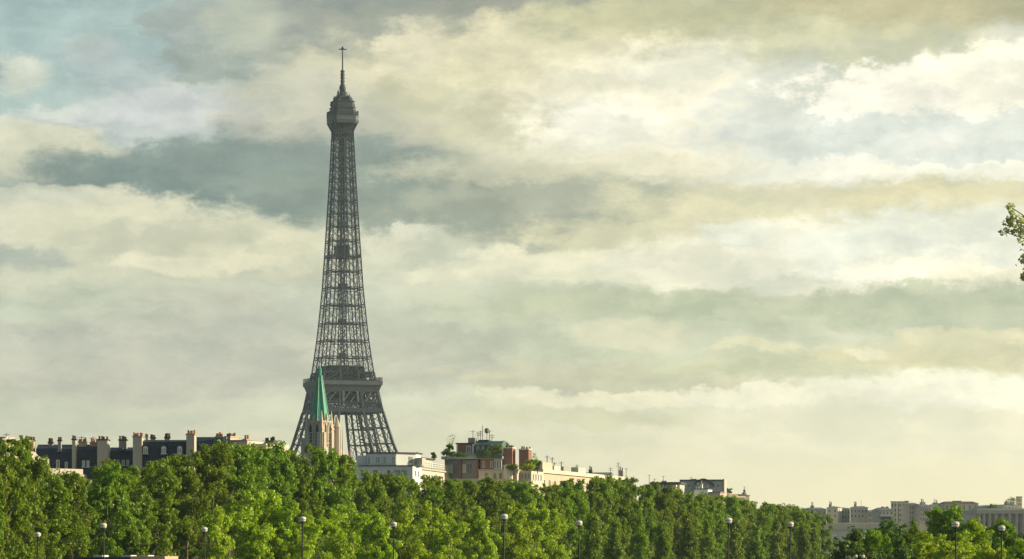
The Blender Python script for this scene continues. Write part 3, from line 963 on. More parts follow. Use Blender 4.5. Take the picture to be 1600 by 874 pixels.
# --- terraced building with roof garden
b = Bld('terraced_building', 'stepped brick and glass building crowned by a roof garden and aerials', 'apartment building', 720, 850, -12)
b.block('wall', M['stone'], 690, 776, 748, None, 0, 16)
b.block('glazed_storey', M['metal'], 697, 746, 719, 747.8, .8, 12)
for x in (696, 718.5, 745): b.block('brick_pier', M['brick'], x - 1.6, x + 1.6, 718, 747.8, .2, .78)
for x, w in ((704, 4.5), (724.5, 4.5)): b.window(x, 726, w, 12, .79, gm=M['glass_pale'])
for x, w in ((711, 8), (733, 10)): b.window(x, 724, w, 16, .79, fm=M['metal'])
b.block('terrace_slab', M['greygreen'], 690, 786, 713.2, 717.8, -.5, 14)
b.block('brick_storey', M['brick'], 750, 772, 717.9, 735, .5, 10)
for x in (752, 764.5): b.window(x + 3, 721, 4, 9, .5)
b.block('glazed_bay', M['glass_pale'], 772.1, 784, 718, 735, -.2, 9)
for x in (774, 778, 782.3): b.window(x, 720, 3, 12, -.2, bars=False)
b.block('sloping_roof', M['greenroof'], 746, 785, 711, 717, -.8, -.51)
c1 = b.block('brick_cabin', M['brick'], 711, 737.5, 693.8, 709, 2, 9)
b.block('cabin_roof', M['lead'], 709.5, 739, 691.8, 693.7, 1.5, 9.5, c1)
for x in (711.8, 736.6): b.block('corner_post', M['paint'], x - 1.2, x + 1.2, 693.8, 709, 1.85, 1.99, c1)
b.window(729.5, 696.5, 7, 10, 2, parent=c1)
b.block('water_tank', M['grey'], 726, 737, 683.5, 691.7, 4, 7)
gr = MB().slab_x([(1.6, b.Z(709)), (11, b.Z(709)), (8, b.Z(688.5)), (5.5, b.Z(688.5)), (2.6, b.Z(696))], b.X(739), b.X(780)).build('glass_roof', M['greenroof'], b.o)
for x in (744, 752, 761): b.window(x, 696.5, 6, 8, 2.1, fm=M['metal'], gm=M['glass_pale'], parent=gr)
b.block('gutter', M['zinc'], 739, 766, 694.5, 696, 1.6, 2.5, gr)
b.block('garden_wall', M['greygreen'], 700, 784, 709, 713.1, .4, 13)
b.chimney(785, 799, 701, 735, 1, 5, M['brick'], 6, M['soot'], M['paint'], 4)
b.chimney(807, 822, 703, 735, 3, 7, M['brick'], 6, M['soot'], M['paint'], 4)
for x, y, n_ in ((731, 671, 1), (739, 674, 2), (743, 672, 3), (746, 664, 0), (757, 671, 1), (761, 678, 2)): b.aerial(x, y, 690, 6, n_)
b.aerial(753, 671, 690, 6, 0, True)
b.block('plant_box', M['lead'], 741, 757, 686.5, 690, 5, 8)

b = Bld('corner_house', 'cream corner house with rounded turret below two tall brick chimneys', 'house', 790, 830, -16)
b.block('wall', M['cream'], 748, 808, 735.2, None, 0, 9)
MB().lathe([(1.2, 0), (1.2, b.Z(729)), (1.45, b.Z(728.5)), (1.4, b.Z(727.4)), (.3, b.Z(726))], 12, (b.X(795), -.4)).build('turret', M['cream'], b.o)
b.block('cornice', M['stone'], 747, 809, 733.4, 735.1, -.35, 9.2)
for x in (760, 773, 782, 802): b.window(x, 739, 4.4, 9, 0, fm=M['warm'])
b.block('side_wing', M['cream'], 808.2, 826, 736, None, 2.5, 14)
for y in (4.2, 6.6, 9, 11.4): b.side_window(b.X(826), y, b.Z(750), .9, 1.6)
for x in (812, 817, 822): b.window(x, 740, 2.6, 8, 2.5, fm=M['cream'])
b.block('terrace_rail', M['metal'], 808, 826, 734.2, 735.2, 2.6, 2.8)

# --- long flat-roofed cream building
b = Bld('flat_roofed_building', 'long cream building with bright flat parapet, right of the brick chimneys', 'building', 846, 880, 74)
zt = b.Z(739); L_ = 92
MB().box(0, L_, 0, 11, 0, zt).build('wall', M['warm'], b.o)
MB().box(-.4, L_ + .4, -.6, 11.3, zt + .003, zt + 1.0).build('parapet', M['cream'], b.o)
for i in range(16):
    x = 2.5 + 5.6 * i
    fo = MB().box(x - .75, x + .75, -.12, -.01, zt - 4.1, zt - 1.7).build('window', M['paint'], b.o)
    MB().box(x - .6, x + .6, -.16, -.125, zt - 4.0, zt - 1.8).build('pane', M['glass'], fo)
for (xa, xb, ya, yb, h, m_) in ((1.5, 7, 4.2, 6.6, 1.6, 'grey'), (4, 14, .8, 3.4, 2.0, 'warm'), (20, 27, 2, 6, 1.5, 'greygreen'), (30, 38, 2, 5, 1.5, 'grey'), (42, 50, 1, 5, 1.6, 'greygreen')):
    MB().box(xa, xb, ya, yb, zt + 1.003, zt + 1.0 + h).build('roof_box', M[m_], b.o)
for (x, y, h) in ((13, 2, 5), (24, 3, 3.5), (35, 4, 4), (48, 3, 3.5), (16, 1.4, 4.6)):
    mb = MB(); mb.beam((x, y, zt + 1.01), (x, y, zt + h), .2); mb.beam((x, y - .7, zt + h - .4), (x, y + .7, zt + h - .4), .1); mb.build('aerial', M['metal'], b.o)

b = Bld('zinc_roofed_house', 'house with curved grey zinc roof at the far end of the long cream building', 'house', 935, 985, -8)
b.block('wall', M['stone'], 914, 958, 752, None, 0, 12)
MB().slab_x([(-.2, b.Z(751.9)), (12.2, b.Z(751.9)), (11, b.Z(742)), (6, b.Z(737.5)), (1, b.Z(742))], b.X(912), b.X(953)).build('roof', M['zinc'], b.o)
b.block('gable_wall', M['warm'], 953.2, 965, 744, None, 1, 10)
b.chimney(918, 923, 735, 745, 3, 5, M['lead'], 2, M['soot'])
b.chimney(965.5, 972, 736, 760, 2, 5, M['grey'], 2, M['soot'], M['paint'])
b.aerial(951, 730, 740, 5); b.aerial(963, 722, 744, 5, 3); b.aerial(975, 731, 752, 6, 1)

# --- grey-green block with a curved roof, and its low neighbours
b = Bld('office_block', 'grey green block with curved roof line and blank tall end wall', 'office block', 1080, 1180, -6)
b.block('wall', M['greygreen'], 1062, 1129, 751.6, None, 0, 20)
MB().box(b.X(1129.2), b.X(1131.6), -.5, 20, 0, b.Z(748.8)).build('end_wall', M['stone'], b.o)
n = 10
arc = [(b.X(1086 + 30 * i / n), b.Z(766 - 13.5 * math.sin(math.pi * (.18 + .72 * i / n)))) for i in range(n + 1)]
MB().slab([(b.X(1086), b.Z(768)), (b.X(1116), b.Z(768))] + arc[::-1], -2.2, -.02).build('arched_front', M['grey'], b.o)
MB().slab([(p[0], p[1] + .05) for p in arc] + [(p[0], p[1] + 1.0) for p in arc[::-1]], -2.6, -.01).build('arch_rim', M['lead'], b.o)
for x in (1092, 1099, 1106): b.window(x, 759, 4.5, 6, -2.2, gm=M['glass_pale'])
b.block('roof_edge', M['lead'], 1062, 1129, 749.6, 751.5, -.4, 20)
for x in (1068, 1076, 1122): b.window(x, 756, 4.5, 6, 0)
b.aerial(1079, 745, 750, 4, 2); b.block('roof_box', M['grey'], 1079, 1087, 748, 749.5, 5, 9)

b = Bld('flat_roofed_building', 'low grey flat roofed block with white end wall above the quay trees', 'building', 1040, 1120, -10)
b.block('wall', M['greygreen'], 1020, 1062, 757, None, 0, 14)
b.block('roof', M['lead'], 1016, 1064, 753.5, 756.9, -.8, 14.5)
b.block('annex', M['white'], 1022, 1042, 762, None, -4.5, -.02)
b.block('annex_roof', M['lead'], 1021, 1043, 761, 761.9, -4.8, -.02)
b.block('stair_tower', M['cream'], 1053, 1058, 758, None, -3.2, -.02)
for x in (1030, 1045, 1059): b.window(x, 759, 4, 6, 0)
for x, y in ((1011.5, 741), (1020, 747), (1033.5, 743)): b.aerial(x, y, 756, 5, 1)
b.block('roof_box', M['greygreen'], 1032, 1040, 751, 753.4, 3, 7)

b = Bld('rendered_house', 'small white house with chimney stubs in front of the curved roof', 'house', 1098, 1130, -14)
b.block('wall', M['white'], 1085, 1106, 765, None, 0, 8)
b.block('roof', M['lead'], 1084, 1107, 763.8, 764.9, -.5, 8.5)
b.chimney(1092, 1095.5, 757, 763, 2, 3.2, M['paint'], 1, M['stone'])
b.chimney(1085.5, 1090, 760, 763.5, 2, 3.2, M['paint'], 1, M['stone'])
b.block('side_wing', M['pink'], 1106.2, 1124, 770.5, None, 1, 9)
b.block('wing_roof', M['zinc'], 1106.2, 1125, 768.5, 770.4, .5, 9.5)
b.window(1098, 768, 4, 5, 0)

b = Bld('rendered_house', 'pink sunlit house front with columns beyond the grey green block', 'house', 1145, 1230, 30)
b.block('wall', M['pink'], 1130, 1153, 772.2, None, 0, 9)
b.block('loggia', M['cream'], 1153.2, 1167, 774, None, .4, 9)
for x in (1155, 1158, 1161.5, 1165): b.window(x, 777, 1.8, 8, .4, fm=M['cream'])
b.block('roof', M['lead'], 1156, 1168, 772.3, 773.9, 0, 9)
b.window(1140, 776, 2.4, 5, 0); b.window(1147, 776, 2.4, 5, 0)
b = Bld('rendered_house', 'grey house end with thin mast where the house row meets the trees', 'house', 1170, 1260, 20)
b.block('wall', M['stone'], 1163, 1171, 775, None, 0, 8)
b.chimney(1166, 1169, 771, 775, 2, 4, M['grey'], 2, M['soot'])
b.block('annex', M['cream'], 1171.2, 1180, 783, None, 0, 8)
b.aerial(1168, 760, 772, 3, 1)
b.block('roof', M['pot'], 1163, 1171.5, 773.8, 774.9, -.3, 8.3)

# --- across the bend of the river: far stone buildings
def far_block(label, x0, x1, yt, D, m, th=8, hip=0, nw=4, rows=2, wy=6, name='stone_building', win='glass', roofm='zinc', wh=4.2, dep=16):
    b = Bld(name, label, 'building', (x0 + x1) / 2, D, th)
    b.block('wall', M[m], x0, x1, yt, None, 0, dep)
    if hip:
        xa, xb, z0, z1 = b.X(x0), b.X(x1), b.Z(yt) + .003, b.Z(yt - hip)
        MB().prism([(xa - .5, -.5), (xb + .5, -.5), (xb + .5, 16.5), (xa - .5, 16.5)], z0, z1, [(xa + 2.4, 3.4), (xb - 2.4, 3.4), (xb - 2.4, 13), (xa + 2.4, 13)]).build('roof', M[roofm], b.o)
    else:
        b.block('roof', M[roofm], x0 - .6, x1 + .6, yt - 1.0, yt - .03, -.3, dep + .3)
    for r in range(rows):
        for i in range(nw):
            b.window(x0 + (x1 - x0) * (i + .5) / nw, yt + 3 + r * (wh + 3.4), min(2.6, (x1 - x0) / nw * .5), wh, 0, fm=M[m], gm=M[win], bars=False)
    return b

b = far_block('pale block just right of the last quay tree, half hidden', 1262, 1291.5, 796, 1780, 'stone', 6, 3, 4, 3)
b.chimney(1269, 1273, 791, 796, 2, 5, M['grey'], 2, M['soot'])
b = far_block('brown far building with narrow bright right edge', 1292, 1309, 793.5, 1800, 'washed_out', -14, 2.5, 2, 2)
b.chimney(1294, 1298, 789, 793, 3, 6, M['grey'], 3, M['soot'])
b = far_block('greenish far building between two brown ones', 1310.5, 1328, 795, 1815, 'greygreen', 4, 2, 4, 2)
b = far_block('brown far building carrying a single tall mast', 1328.6, 1356, 793.5, 1800, 'washed_out', -8, 2.6, 5, 2)
b.aerial(1345, 781, 793, 5, 0)
b.chimney(1334, 1338, 789.5, 793, 3, 6, M['pink'], 3, M['soot'])
b = far_block('low pale far house right of the mast building', 1357, 1371.5, 800, 1790, 'stone', 10, 3, 3, 2)
b = far_block('far house with dark recessed loggia and white band', 1372, 1396, 797, 1760, 'stone', 6, 4, 4, 1)
b.block('loggia', M['lead'], 1376, 1392, 808, 812, -1.2, -.25)
b.block('white_band', M['white'], 1374, 1394, 804.5, 807, -1.6, -.25)
for x in (1381, 1388): b.block('roof_dormer', M['stone'], x - 1.6, x + 1.6, 791.5, 796.8, 2, 4)
b = far_block('tall twin slab far tower with a bright gap line', 1392, 1401.6, 784.5, 1830, 'washed_out', -10, 0, 2, 4)
b = far_block('tall grey far tower beside the twin slab', 1404, 1419.5, 784.5, 1832, 'washed_out', -10, 0, 3, 4)
b.block('roof_box', M['lead'], 1413, 1418, 782.6, 783.4, 3, 8)
b = far_block('pale six storey far house stepping down from the towers', 1420.5, 1436, 788.5, 1800, 'stone', 5, 3, 4, 4)
b = far_block('pale far house with many small windows', 1437, 1455, 791, 1790, 'stone', 8, 3.4, 5, 3)
b.chimney(1443, 1449, 785.5, 789, 4, 8, M['washed_out'], 3, M['soot'])
b = far_block('narrow far house with mansard left of the hipped roof', 1455.6, 1474, 792, 1800, 'washed_out', 8, 4, 4, 3)
b.chimney(1464, 1469, 786, 790, 4, 8, M['grey'], 3, M['soot'])
b = far_block('wide cream palace with low brown hipped roof and tall windows', 1475, 1529, 787, 1700, 'cream', 4, 3.4, 6, 1, wh=7, roofm='soot', name='palace')
b.block('lower_wing', M['stone'], 1500, 1529, 800, None, -8, -.3)
b.block('wing_cornice', M['grey'], 1499, 1530, 798.5, 799.9, -8.6, -.3)
b.block('roof_box', M['soot'], 1494, 1506, 782.4, 784.0, 6, 10)

pal = Bld('colonnaded_palace', 'grey colonnaded palace front at the lower right photo edge', 'palace', 1570, 1500, 5)
pal.block('wall', M['washed_out'], 1526, 1650, 803, None, 2.5, 18)
pal.block('entablature', M['stone'], 1524, 1652, 797.5, 802.8, -.2, 18.4)
pal.block('attic', M['washed_out'], 1527, 1650, 794.5, 797.3, 1.5, 18)
for x in (1530, 1537.5, 1546.5, 1556.5, 1567, 1578, 1589, 1600, 1611):
    MB().lathe([(.75, pal.Z(850)), (.72, pal.Z(806)), (.9, pal.Z(804)), (.9, pal.Z(802.9))], 12, (pal.X(x), .8)).build('column', M['stone'], pal.o)
MB().box(pal.X(1524), pal.X(1652), -1, 2.4, 0, pal.Z(850.1)).build('base', M['stone'], pal.o)
for x in (1542, 1551.5, 1562, 1572.5, 1583.5, 1594.5): pal.window(x, 815, 4.2, 16, 2.5, fm=M['washed_out'], bars=False)
b = far_block('pale far roofline rising behind the colonnaded palace', 1530, 1568, 793, 1640, 'washed_out', 3, 3.5, 6, 1, wh=3)
b = far_block('white low roof house below the rooftop trees', 1569, 1590, 789.5, 1660, 'white', 6, 0, 4, 1, wh=3)
b.block('roof_box', M['paint'], 1576, 1588, 785, 788.4, 4, 9)
b = far_block('slim sunlit stone stair tower at the right photo edge', 1590.6, 1597, 777, 1650, 'cream', 12, 0, 2, 2, wh=3, dep=2.6, name='stone_tower')

qw = Bld('embankment_wall', 'long pale stone embankment wall below the far buildings', 'wall', 1345, 1650, 4)
qw.block('wall', M['stone'], 1280, 1394, 819, None, 0, 6)
qw.block('coping', M['cream'], 1279, 1395, 817, 818.9, -.5, 6.4)
qw.block('lower_terrace', M['washed_out'], 1280, 1380, 829.5, None, -14, -.02)
qw.block('terrace_coping', M['stone'], 1280, 1380, 827.6, 829.4, -14.4, -.02)
b = Bld('pavilion', 'low white pavilion glimpsed at the edge of the quay trees', 'pavilion', 1298, 1450, 5)
b.block('wall', M['white'], 1284, 1306, 838, None, 0, 8)
b.block('roof', M['paint'], 1283, 1307, 835, 837.9, -.6, 8.6)
for x in (1290, 1297, 1303): b.window(x, 841, 3, 6, 0)

# ------------------------------------------------------------------ bridge, lamps, vehicles
BD = Vector((17.95, -8.9, 0)).normalized()         # along the bridge, left to right
BN = Vector((-BD.y, BD.x, 0))                      # across it, away from the camera
def deck_z(s): return 6.9 - .00028 * (s + 3) ** 2
P_front = Vector((-.76, 280, 0))
ang = math.atan2(BD.y, BD.x)
bridge = empty('stone_bridge', P_front, 'low cambered stone bridge carrying the two rows of lamps', 'bridge', ang)
S0, S1, NS = -92, 92, 46
ss = [S0 + (S1 - S0) * i / NS for i in range(NS + 1)]
mb = MB()
prof = [(s, deck_z(s) - .02) for s in ss]
piers = [-92, -56, -19, 19, 56, 92]
bot = []
for i in range(len(piers) - 1):
    a, c = piers[i] + 2, piers[i + 1] - 2
    bot += [(piers[i] + 2 if i == 0 else a, -7.5)]
    for j in range(1, 12): bot.append((a + (c - a) * j / 12, -3 + 7.6 * math.sin(math.pi * j / 12)))
    bot += [(c, -7.5)]
mb.slab([(S0, -7.5)] + bot + [(S1, -7.5)] + prof[::-1], -2.6, 23.5)
mb.build('arches', M['stone'], bridge)
mb = MB()
mb.slab(prof + [(s, z + .12) for s, z in prof[::-1]], .9, 20.2); mb.build('roadway', M['asphalt'], bridge)
for y in (-2.6, 23.0):
    mb = MB(); mb.slab([(s, z + .85) for s, z in prof] + [(s, z + 1.1) for s, z in prof[::-1]], y, y + .5)
    for i in range(NS * 4 + 1):
        s = S0 + (S1 - S0) * i / (NS * 4); mb.box(s - .12, s + .12, y + .13, y + .37, deck_z(s), deck_z(s) + .86)
    mb.build('balustrade', M['stone'], bridge)


def make_lamp(loc, label, h, group):
    o = empty('street_lamp', loc, label, 'street lamp', random.uniform(0, 6), group)
    o.rotation_euler[0], o.rotation_euler[1] = R(random.uniform(-.7, .7)), R(random.uniform(-.7, .7))
    MB().lathe([(.28, 0), (.28, .25), (.17, .4), (.15, 1.0), (.2, 1.06), (.1, 1.2)], 12).build('base', M['pole'], o)
    MB().lathe([(.08, 1.2), (.055, h - .55), (.13, h - .5), (.07, h - .42), (.09, h - .3)], 10).build('pole', M['pole'], o)
    MB().lathe([(.10, h - .30), (.24, h - .27), (.24, h - .22), (.12, h - .2)], 12).build('collar', M['pole'], o)
    g = MB().lathe([(.20, h - .19), (.27, h - .12), (.31, h + .0), (.30, h + .12), (.24, h + .20), (.12, h + .25), (.03, h + .26)], 14).build('lantern', M['globe'], o)
    MB().lathe([(.315, h + .0), (.33, h + .02), (.315, h + .04)], 14).build('rim', M['metal'], g)
    MB().lathe([(.05, h + .255), (.03, h + .33), (.005, h + .38)], 8).build('finial', M['pole'], g)
    return o


lamps_front = [(163, 822, 'white globe lamp on the bridge, lowest at left beside the beige truck roof'),
               (472, 812, 'white globe lamp on tall pole, standing straight below the church spire'),
               (786, 808, 'tallest white globe lamp, standing at the middle of the photo'),
               (1137, 814, 'white globe lamp against dark trees, below the curved grey roof block'),
               (1494, 820, 'large squat white lantern on black pole before the round right bank tree')]
lamps_back = [(59, 836, 'small white lamp low among the bright leaves, leftmost of the lamps'),
              (320, 828, 'small white lamp before a dark gap between the trees, right of the truck'),
              (614, 820, 'small white lamp on a thin pole, below the white apartment block'),
              (905, 818, 'small white lamp on slim pole, below the long cream parapet'),
              (1234, 820, 'white lamp near the last quay trees, just left of the embankment gap'),
              (1564, 826, 'white lantern on black pole before the colonnade, rightmost of the lamps')]
for i, (x, y, lab) in enumerate(lamps_front):
    D = 280 - 8.9 * (i - 2)
    p = W(x, y, D); p2 = p - P_front; dz = deck_z(p2.dot(BD)) + .1
    make_lamp((p.x, p.y, dz), lab, p.z - dz, 'lamps along the bridge')
for i, (x, y, lab) in enumerate(lamps_back):
    D = 300 - 8.9 * (i - 3)
    p = W(x, y, D); p2 = p - P_front; dz = deck_z(p2.dot(BD)) + .1
    make_lamp((p.x, p.y, dz), lab, p.z - dz, 'lamps along the bridge')

p = W(1343, 869.5, 335)
tw_ = empty('twin_lamp', (p.x, p.y, 0), 'twin globe lamp barely showing at the bottom edge before the dark round tree', 'street lamp')
MB().lathe([(.2, 0), (.2, .4), (.09, .6), (.07, p.z - .2)], 10).build('pole', M['pole'], tw_)
ar = MB().beam((-.36, 0, p.z - .25), (.36, 0, p.z - .25), .07).build('arm', M['pole'], tw_)
for s in (-.36, .36): MB().lathe([(.06, p.z - .2), (.16, p.z - .12), (.17, p.z + .04), (.1, p.z + .14), (.02, p.z + .17)], 10, (s, 0)).build('globe', M['globe'], tw_)


def vehicle(name, label, cat, x_mid, y_roof, D, length, width, body_m, coach):
    p = W(x_mid, y_roof, D)
    base = deck_z((p - P_front).dot(BD)) + .12
    o = empty(name, (p.x, p.y, base), label, cat, ang)
    H = p.z - base; hl, hw = length / 2, width / 2
    if coach:
        MB().box(-hl, hl, -hw, hw, .45, H).build('body', body_m, o, bevel=.18)
        for s in (-1, 1):
            for i in range(5):
                x = -hl + .8 + (length - 1.6) * i / 5
                MB().box(x, x + (length - 1.6) / 5 - .2, s * (hw + .012) - .01, s * (hw + .012) + .01, H - 1.9, H - .7).build('window', M['glass'], o)
        MB().box(hl + .003, hl + .03, -hw + .25, hw - .25, 1.6, H - .5).build('windscreen', M['glass'], o)
        for x in (-hl * .55, hl * .1, hl * .5): MB().box(x - .5, x + .5, -.5, .5, H + .003, H + .16).build('roof_vent', M['paint'], o)
    else:
        MB().box(-hl, hl - 1.9, -hw, hw, 1.0, H).build('cargo_box', body_m, o, bevel=.04)
        MB().slab([(hl - 1.8, .5), (hl, .5), (hl, 1.7), (hl - .35, 2.7), (hl - 1.8, 2.7)], -hw + .1, hw - .1).build('cab', M['paint'], o)
        MB().box(-hl, hl - .2, -hw + .35, hw - .35, .55, .98).build('chassis', M['lead'], o)
        MB().box(hl - .31, hl - .02, -hw + .25, hw - .25, 1.85, 2.5).build('windscreen', M['glass'], o)
    for x in (-hl * .62, hl * .68):
        for s in (-1, 1):
            w = MB().lathe([(.30, -.14), (.48, -.13), (.48, .13), (.30, .14)], 16).build('wheel', M['rubber'], o)
            w.location = (x, s * (hw - .16), .48); w.rotation_euler = (R(90), 0, 0)
            MB().lathe([(.29, -.15), (.29, .15)], 14).build('rim', M['metal'], w)
    return o


vehicle('box_truck', 'beige box truck on the bridge, only its flat roof showing at the bottom edge', 'truck', 255, 869.3, 300, 5.6, 2.3, M['panel_tan'], False)
vehicle('coach', 'dark teal coach with white roof vents, beside the beige truck roof', 'coach', 195, 870.4, 306.5, 9.5, 2.5, M['panel_teal'], True)

# ------------------------------------------------------------------ trees
def leaf_mesh(name, lobes, per, leaf, seed, outward=1.0, jit=.34):
    """leaf-sized faces in clumps: lobes = (x, y, z, r)"""
    rng = np.random.default_rng(seed)
    lobes = np.array(lobes)
    n = len(lobes) * per
    L_ = np.repeat(lobes, per, axis=0)
    d = rng.normal(size=(n, 3)); d /= np.linalg.norm(d, axis=1)[:, None]
    rad = L_[:, 3:4] * (rng.random((n, 1)) ** .28) * (1 + .10 * rng.normal(size=(n, 1)) + .55 * (rng.random((n, 1)) < .10) * rng.random((n, 1)))
    c = L_[:, :3] + d * rad * np.array([1, 1, .85])
    nn = d * outward + rng.normal(size=(n, 3)) * jit + np.array([0, 0, .15])
    nn /= np.linalg.norm(nn, axis=1)[:, None]
    r2 = rng.normal(size=(n, 3))
    t = np.cross(nn, r2); t /= np.linalg.norm(t, axis=1)[:, None]
    bt = np.cross(nn, t)
    s = leaf * (.6 + .8 * rng.random((n, 1)))
    v = np.stack([c - t * s * .5, c + bt * s * .36 - t * s * .05, c + t * s * .5 - nn * s * .12, c - bt * s * .36 - t * s * .05], axis=1).reshape(-1, 3)
    me = bpy.data.meshes.new(name)
    me.vertices.add(len(v)); me.vertices.foreach_set('co', v.astype(np.float32).ravel())
    me.loops.add(len(v)); me.loops.foreach_set('vertex_index', np.arange(len(v), dtype=np.int32))
    me.polygons.add(n); me.polygons.foreach_set('loop_start', np.arange(0, 4 * n, 4, dtype=np.int32))
    me.update(calc_edges=True)
    me.validate()
    return me


def crown_lobes(seed, z0, z1, Rm, n, r0, r1, shape='plane'):
    rng = random.Random(seed)
    out = []
    # a few leaders give the crown its uneven outline
    leads = [(rng.uniform(0, 6.28), rng.uniform(.2, .75) * Rm, rng.uniform(.80, 1.0)) for _ in range(6)]
    leads[0] = (leads[0][0], .1 * Rm, 1.0)
    H = z1 - z0
    for i in range(n):
        a, ro, top = rng.choice(leads)
        t = rng.random() ** (.8 if shape == 'plane' else 1.0)
        if shape == 'plane':
            prof = Rm * min(1, .62 + .6 * t) * (1 if t < .72 else math.sqrt(max(.12, 1 - ((t - .72) / .31) ** 2)))
            w = prof * .62
        elif shape == 'round':
            prof = Rm * math.sqrt(max(.05, 1 - (2 * t - .9) ** 2 / 1.25)); w = prof * .75
        else:
            prof = Rm * (1.02 - t) ** .7; w = prof * .8
        f = rng.random() ** .4
        b_ = rng.uniform(0, 6.28)
        x = ro * math.cos(a) * .8 * (1 - .2 * t) + w * f * math.cos(b_)
        y = ro * math.sin(a) * .8 * (1 - .2 * t) + w * f * math.sin(b_)
        z = z0 + H * top * t
        out.append((x, y, z, rng.uniform(r0, r1) * (1.0 if t < .85 else .8)))
    return out


def trunk_mb(seed, z0, z1, Rm, r):
    rng = random.Random(seed)
    mb = MB()
    pts = [Vector((0, 0, -.2))]
    for k in range(1, 7):
        pts.append(Vector((rng.uniform(-.25, .25) * k / 3, rng.uniform(-.25, .25) * k / 3, (z1 * .86) * k / 6)))
    mb.tube(pts, [r * (1.25 if i == 0 else 1 - .14 * i) for i in range(7)], 9)
    for k in range(9):
        t = rng.uniform(.2, .85)
        i = min(5, int(t * 6)); p = pts[i].lerp(pts[i + 1], t * 6 - i)
        a = rng.uniform(0, 6.28); l = Rm * rng.uniform(.55, .95)
        e = p + Vector((math.cos(a) * l, math.sin(a) * l, l * rng.uniform(.5, 1.2)))
        m_ = p.lerp(e, .5) + Vector((0, 0, -.12 * l))
        rr = r * (1 - .13 * i) * .5
        mb.tube([p, m_, e], [rr, rr * .7, rr * .3], 6)
        for _ in range(2):
            q = p.lerp(e, rng.uniform(.5, .9)); a2 = a + rng.uniform(-1.2, 1.2); l2 = l * .45
            mb.tube([q, q + Vector((math.cos(a2) * l2, math.sin(a2) * l2, l2 * .8))], [rr * .4, rr * .12], 5)
    return mb


def sprigs(lobes, n, seed, r0=.34, r1=.60):
    """break each bough into small leafy sprigs on its shell, so light and shade fall between them"""
    rng = random.Random(seed + 9)
    out = []
    for x, y, z, r in lobes:
        out += [(x, y, z, r * .62)] * 4
        for _ in range(max(3, int(n * (r / 1.2) ** 1.6))):
            d = Vector((rng.gauss(0, 1), rng.gauss(0, 1), rng.gauss(.15, 1))).normalized() * r * rng.uniform(.55, 1.12)
            out.append((x + d.x, y + d.y, z + d.z * .9, rng.uniform(r0, r1)))
    return out


VAR = {}


def variants(key, n, z0, z1, Rm, nl, r0, r1, per, leaf, lm, shape, tr):
    lst = []
    for i in range(n):
        sd = hash((key, i)) % 1000 if False else (sum(map(ord, key)) * 31 + i * 17)
        cm = leaf_mesh(key + '_crown', sprigs(crown_lobes(sd, z0, z1, Rm, nl, r0, r1, shape), 13, sd), per, leaf, sd)
        cm.materials.append(lm)
        tm = trunk_mb(sd, z0, z1, Rm, tr).mesh(key + '_trunk'); tm.materials.append(M['bark'])
        zs = np.empty(len(cm.vertices) * 3, np.float32); cm.vertices.foreach_get('co', zs)
        lst.append((cm, tm, float(np.percentile(zs[2::3], 99.6))))
    VAR[key] = (lst, z1, Rm)


variants('plane', 7, 4.0, 24.0, 4.1, 62, .85, 1.5, 36, .30, LEAF['plane'], 'plane', .36)
variants('highcrown', 4, 9.0, 24.0, 4.3, 56, .85, 1.5, 36, .30, LEAF['plane'], 'plane', .34)
variants('pale', 4, 2.0, 17.0, 3.8, 64, .75, 1.3, 34, .28, LEAF['pale'], 'round', .24)
variants('round', 4, 2.2, 15.0, 4.0, 80, .8, 1.4, 34, .28, LEAF['plane'], 'round', .3)
variants('dark', 3, 1.5, 14.0, 3.6, 96, .7, 1.2, 30, .28, LEAF['dark'], 'round', .26)
variants('cone', 3, 1.5, 14.0, 2.2, 80, .6, 1.0, 26, .28, LEAF['plane'], 'cone', .2)
_ti = [0]


def tree(key, name, loc, H, label, group=None, rs=1.0):
    lst, h0, r0 = VAR[key]
    cm, tm, h0 = lst[_ti[0] % len(lst)]
    _ti[0] += 1
    o = empty(name, loc, label, 'tree', random.uniform(0, 6.28), group)
    o.scale = (rs, rs, H / h0)
    for nm, me in (('trunk', tm), ('crown', cm)):
        c = bpy.data.objects.new(nm, me); COL.objects.link(c); c.parent = o
    return o


SKX = [-120, 0, 20, 45, 58, 80, 130, 150, 175, 215, 235, 262, 300, 330, 400, 450, 510, 545, 560, 600, 700, 760, 850, 880, 940, 1000, 1060, 1140, 1200, 1225, 1260, 1290, 1310]
SKY = [700, 698, 694, 690, 735, 744, 742, 728, 724, 735, 728, 714, 706, 697, 700, 702, 704, 722, 736, 746, 752, 752, 764, 756, 750, 754, 770, 781, 791, 791, 798, 808, 825]
ORD = 'first second third fourth fifth sixth seventh eighth ninth tenth'.split()
LAND = [(30, 'at the left photo edge'), (160, 'below the sunlit cream gable'), (240, 'below the low slate house'), (300, 'below the arched dormers'),
        (420, 'below the row of chimney pots'), (470, 'left of the church spire'), (530, 'directly below the church spire'), (575, 'between church and white apartment block'),
        (660, 'below the white apartment block'), (745, 'below the brick and glass terraces'), (830, 'below the tall brick chimneys'), (960, 'below the long cream parapet'),
        (1060, 'below the low grey block'), (1130, 'below the curved roof block'), (1200, 'below the pink house'), (1400, 'at the far end before the embankment gap')]


def where(x):
    for e, t in LAND:
        if x < e: return t
    return LAND[-1][1]


cnt = {}
def numbered(kind, x):
    w = where(x); cnt[(kind, w)] = cnt.get((kind, w), 0) + 1
    return '%s %s from left, %s' % (ORD[min(9, cnt[(kind, w)] - 1)], kind, w)


def row_point(x, off=0.0):
    D = 179.6 / (.294 - (x - HX) / F)
    return quay(D, off)


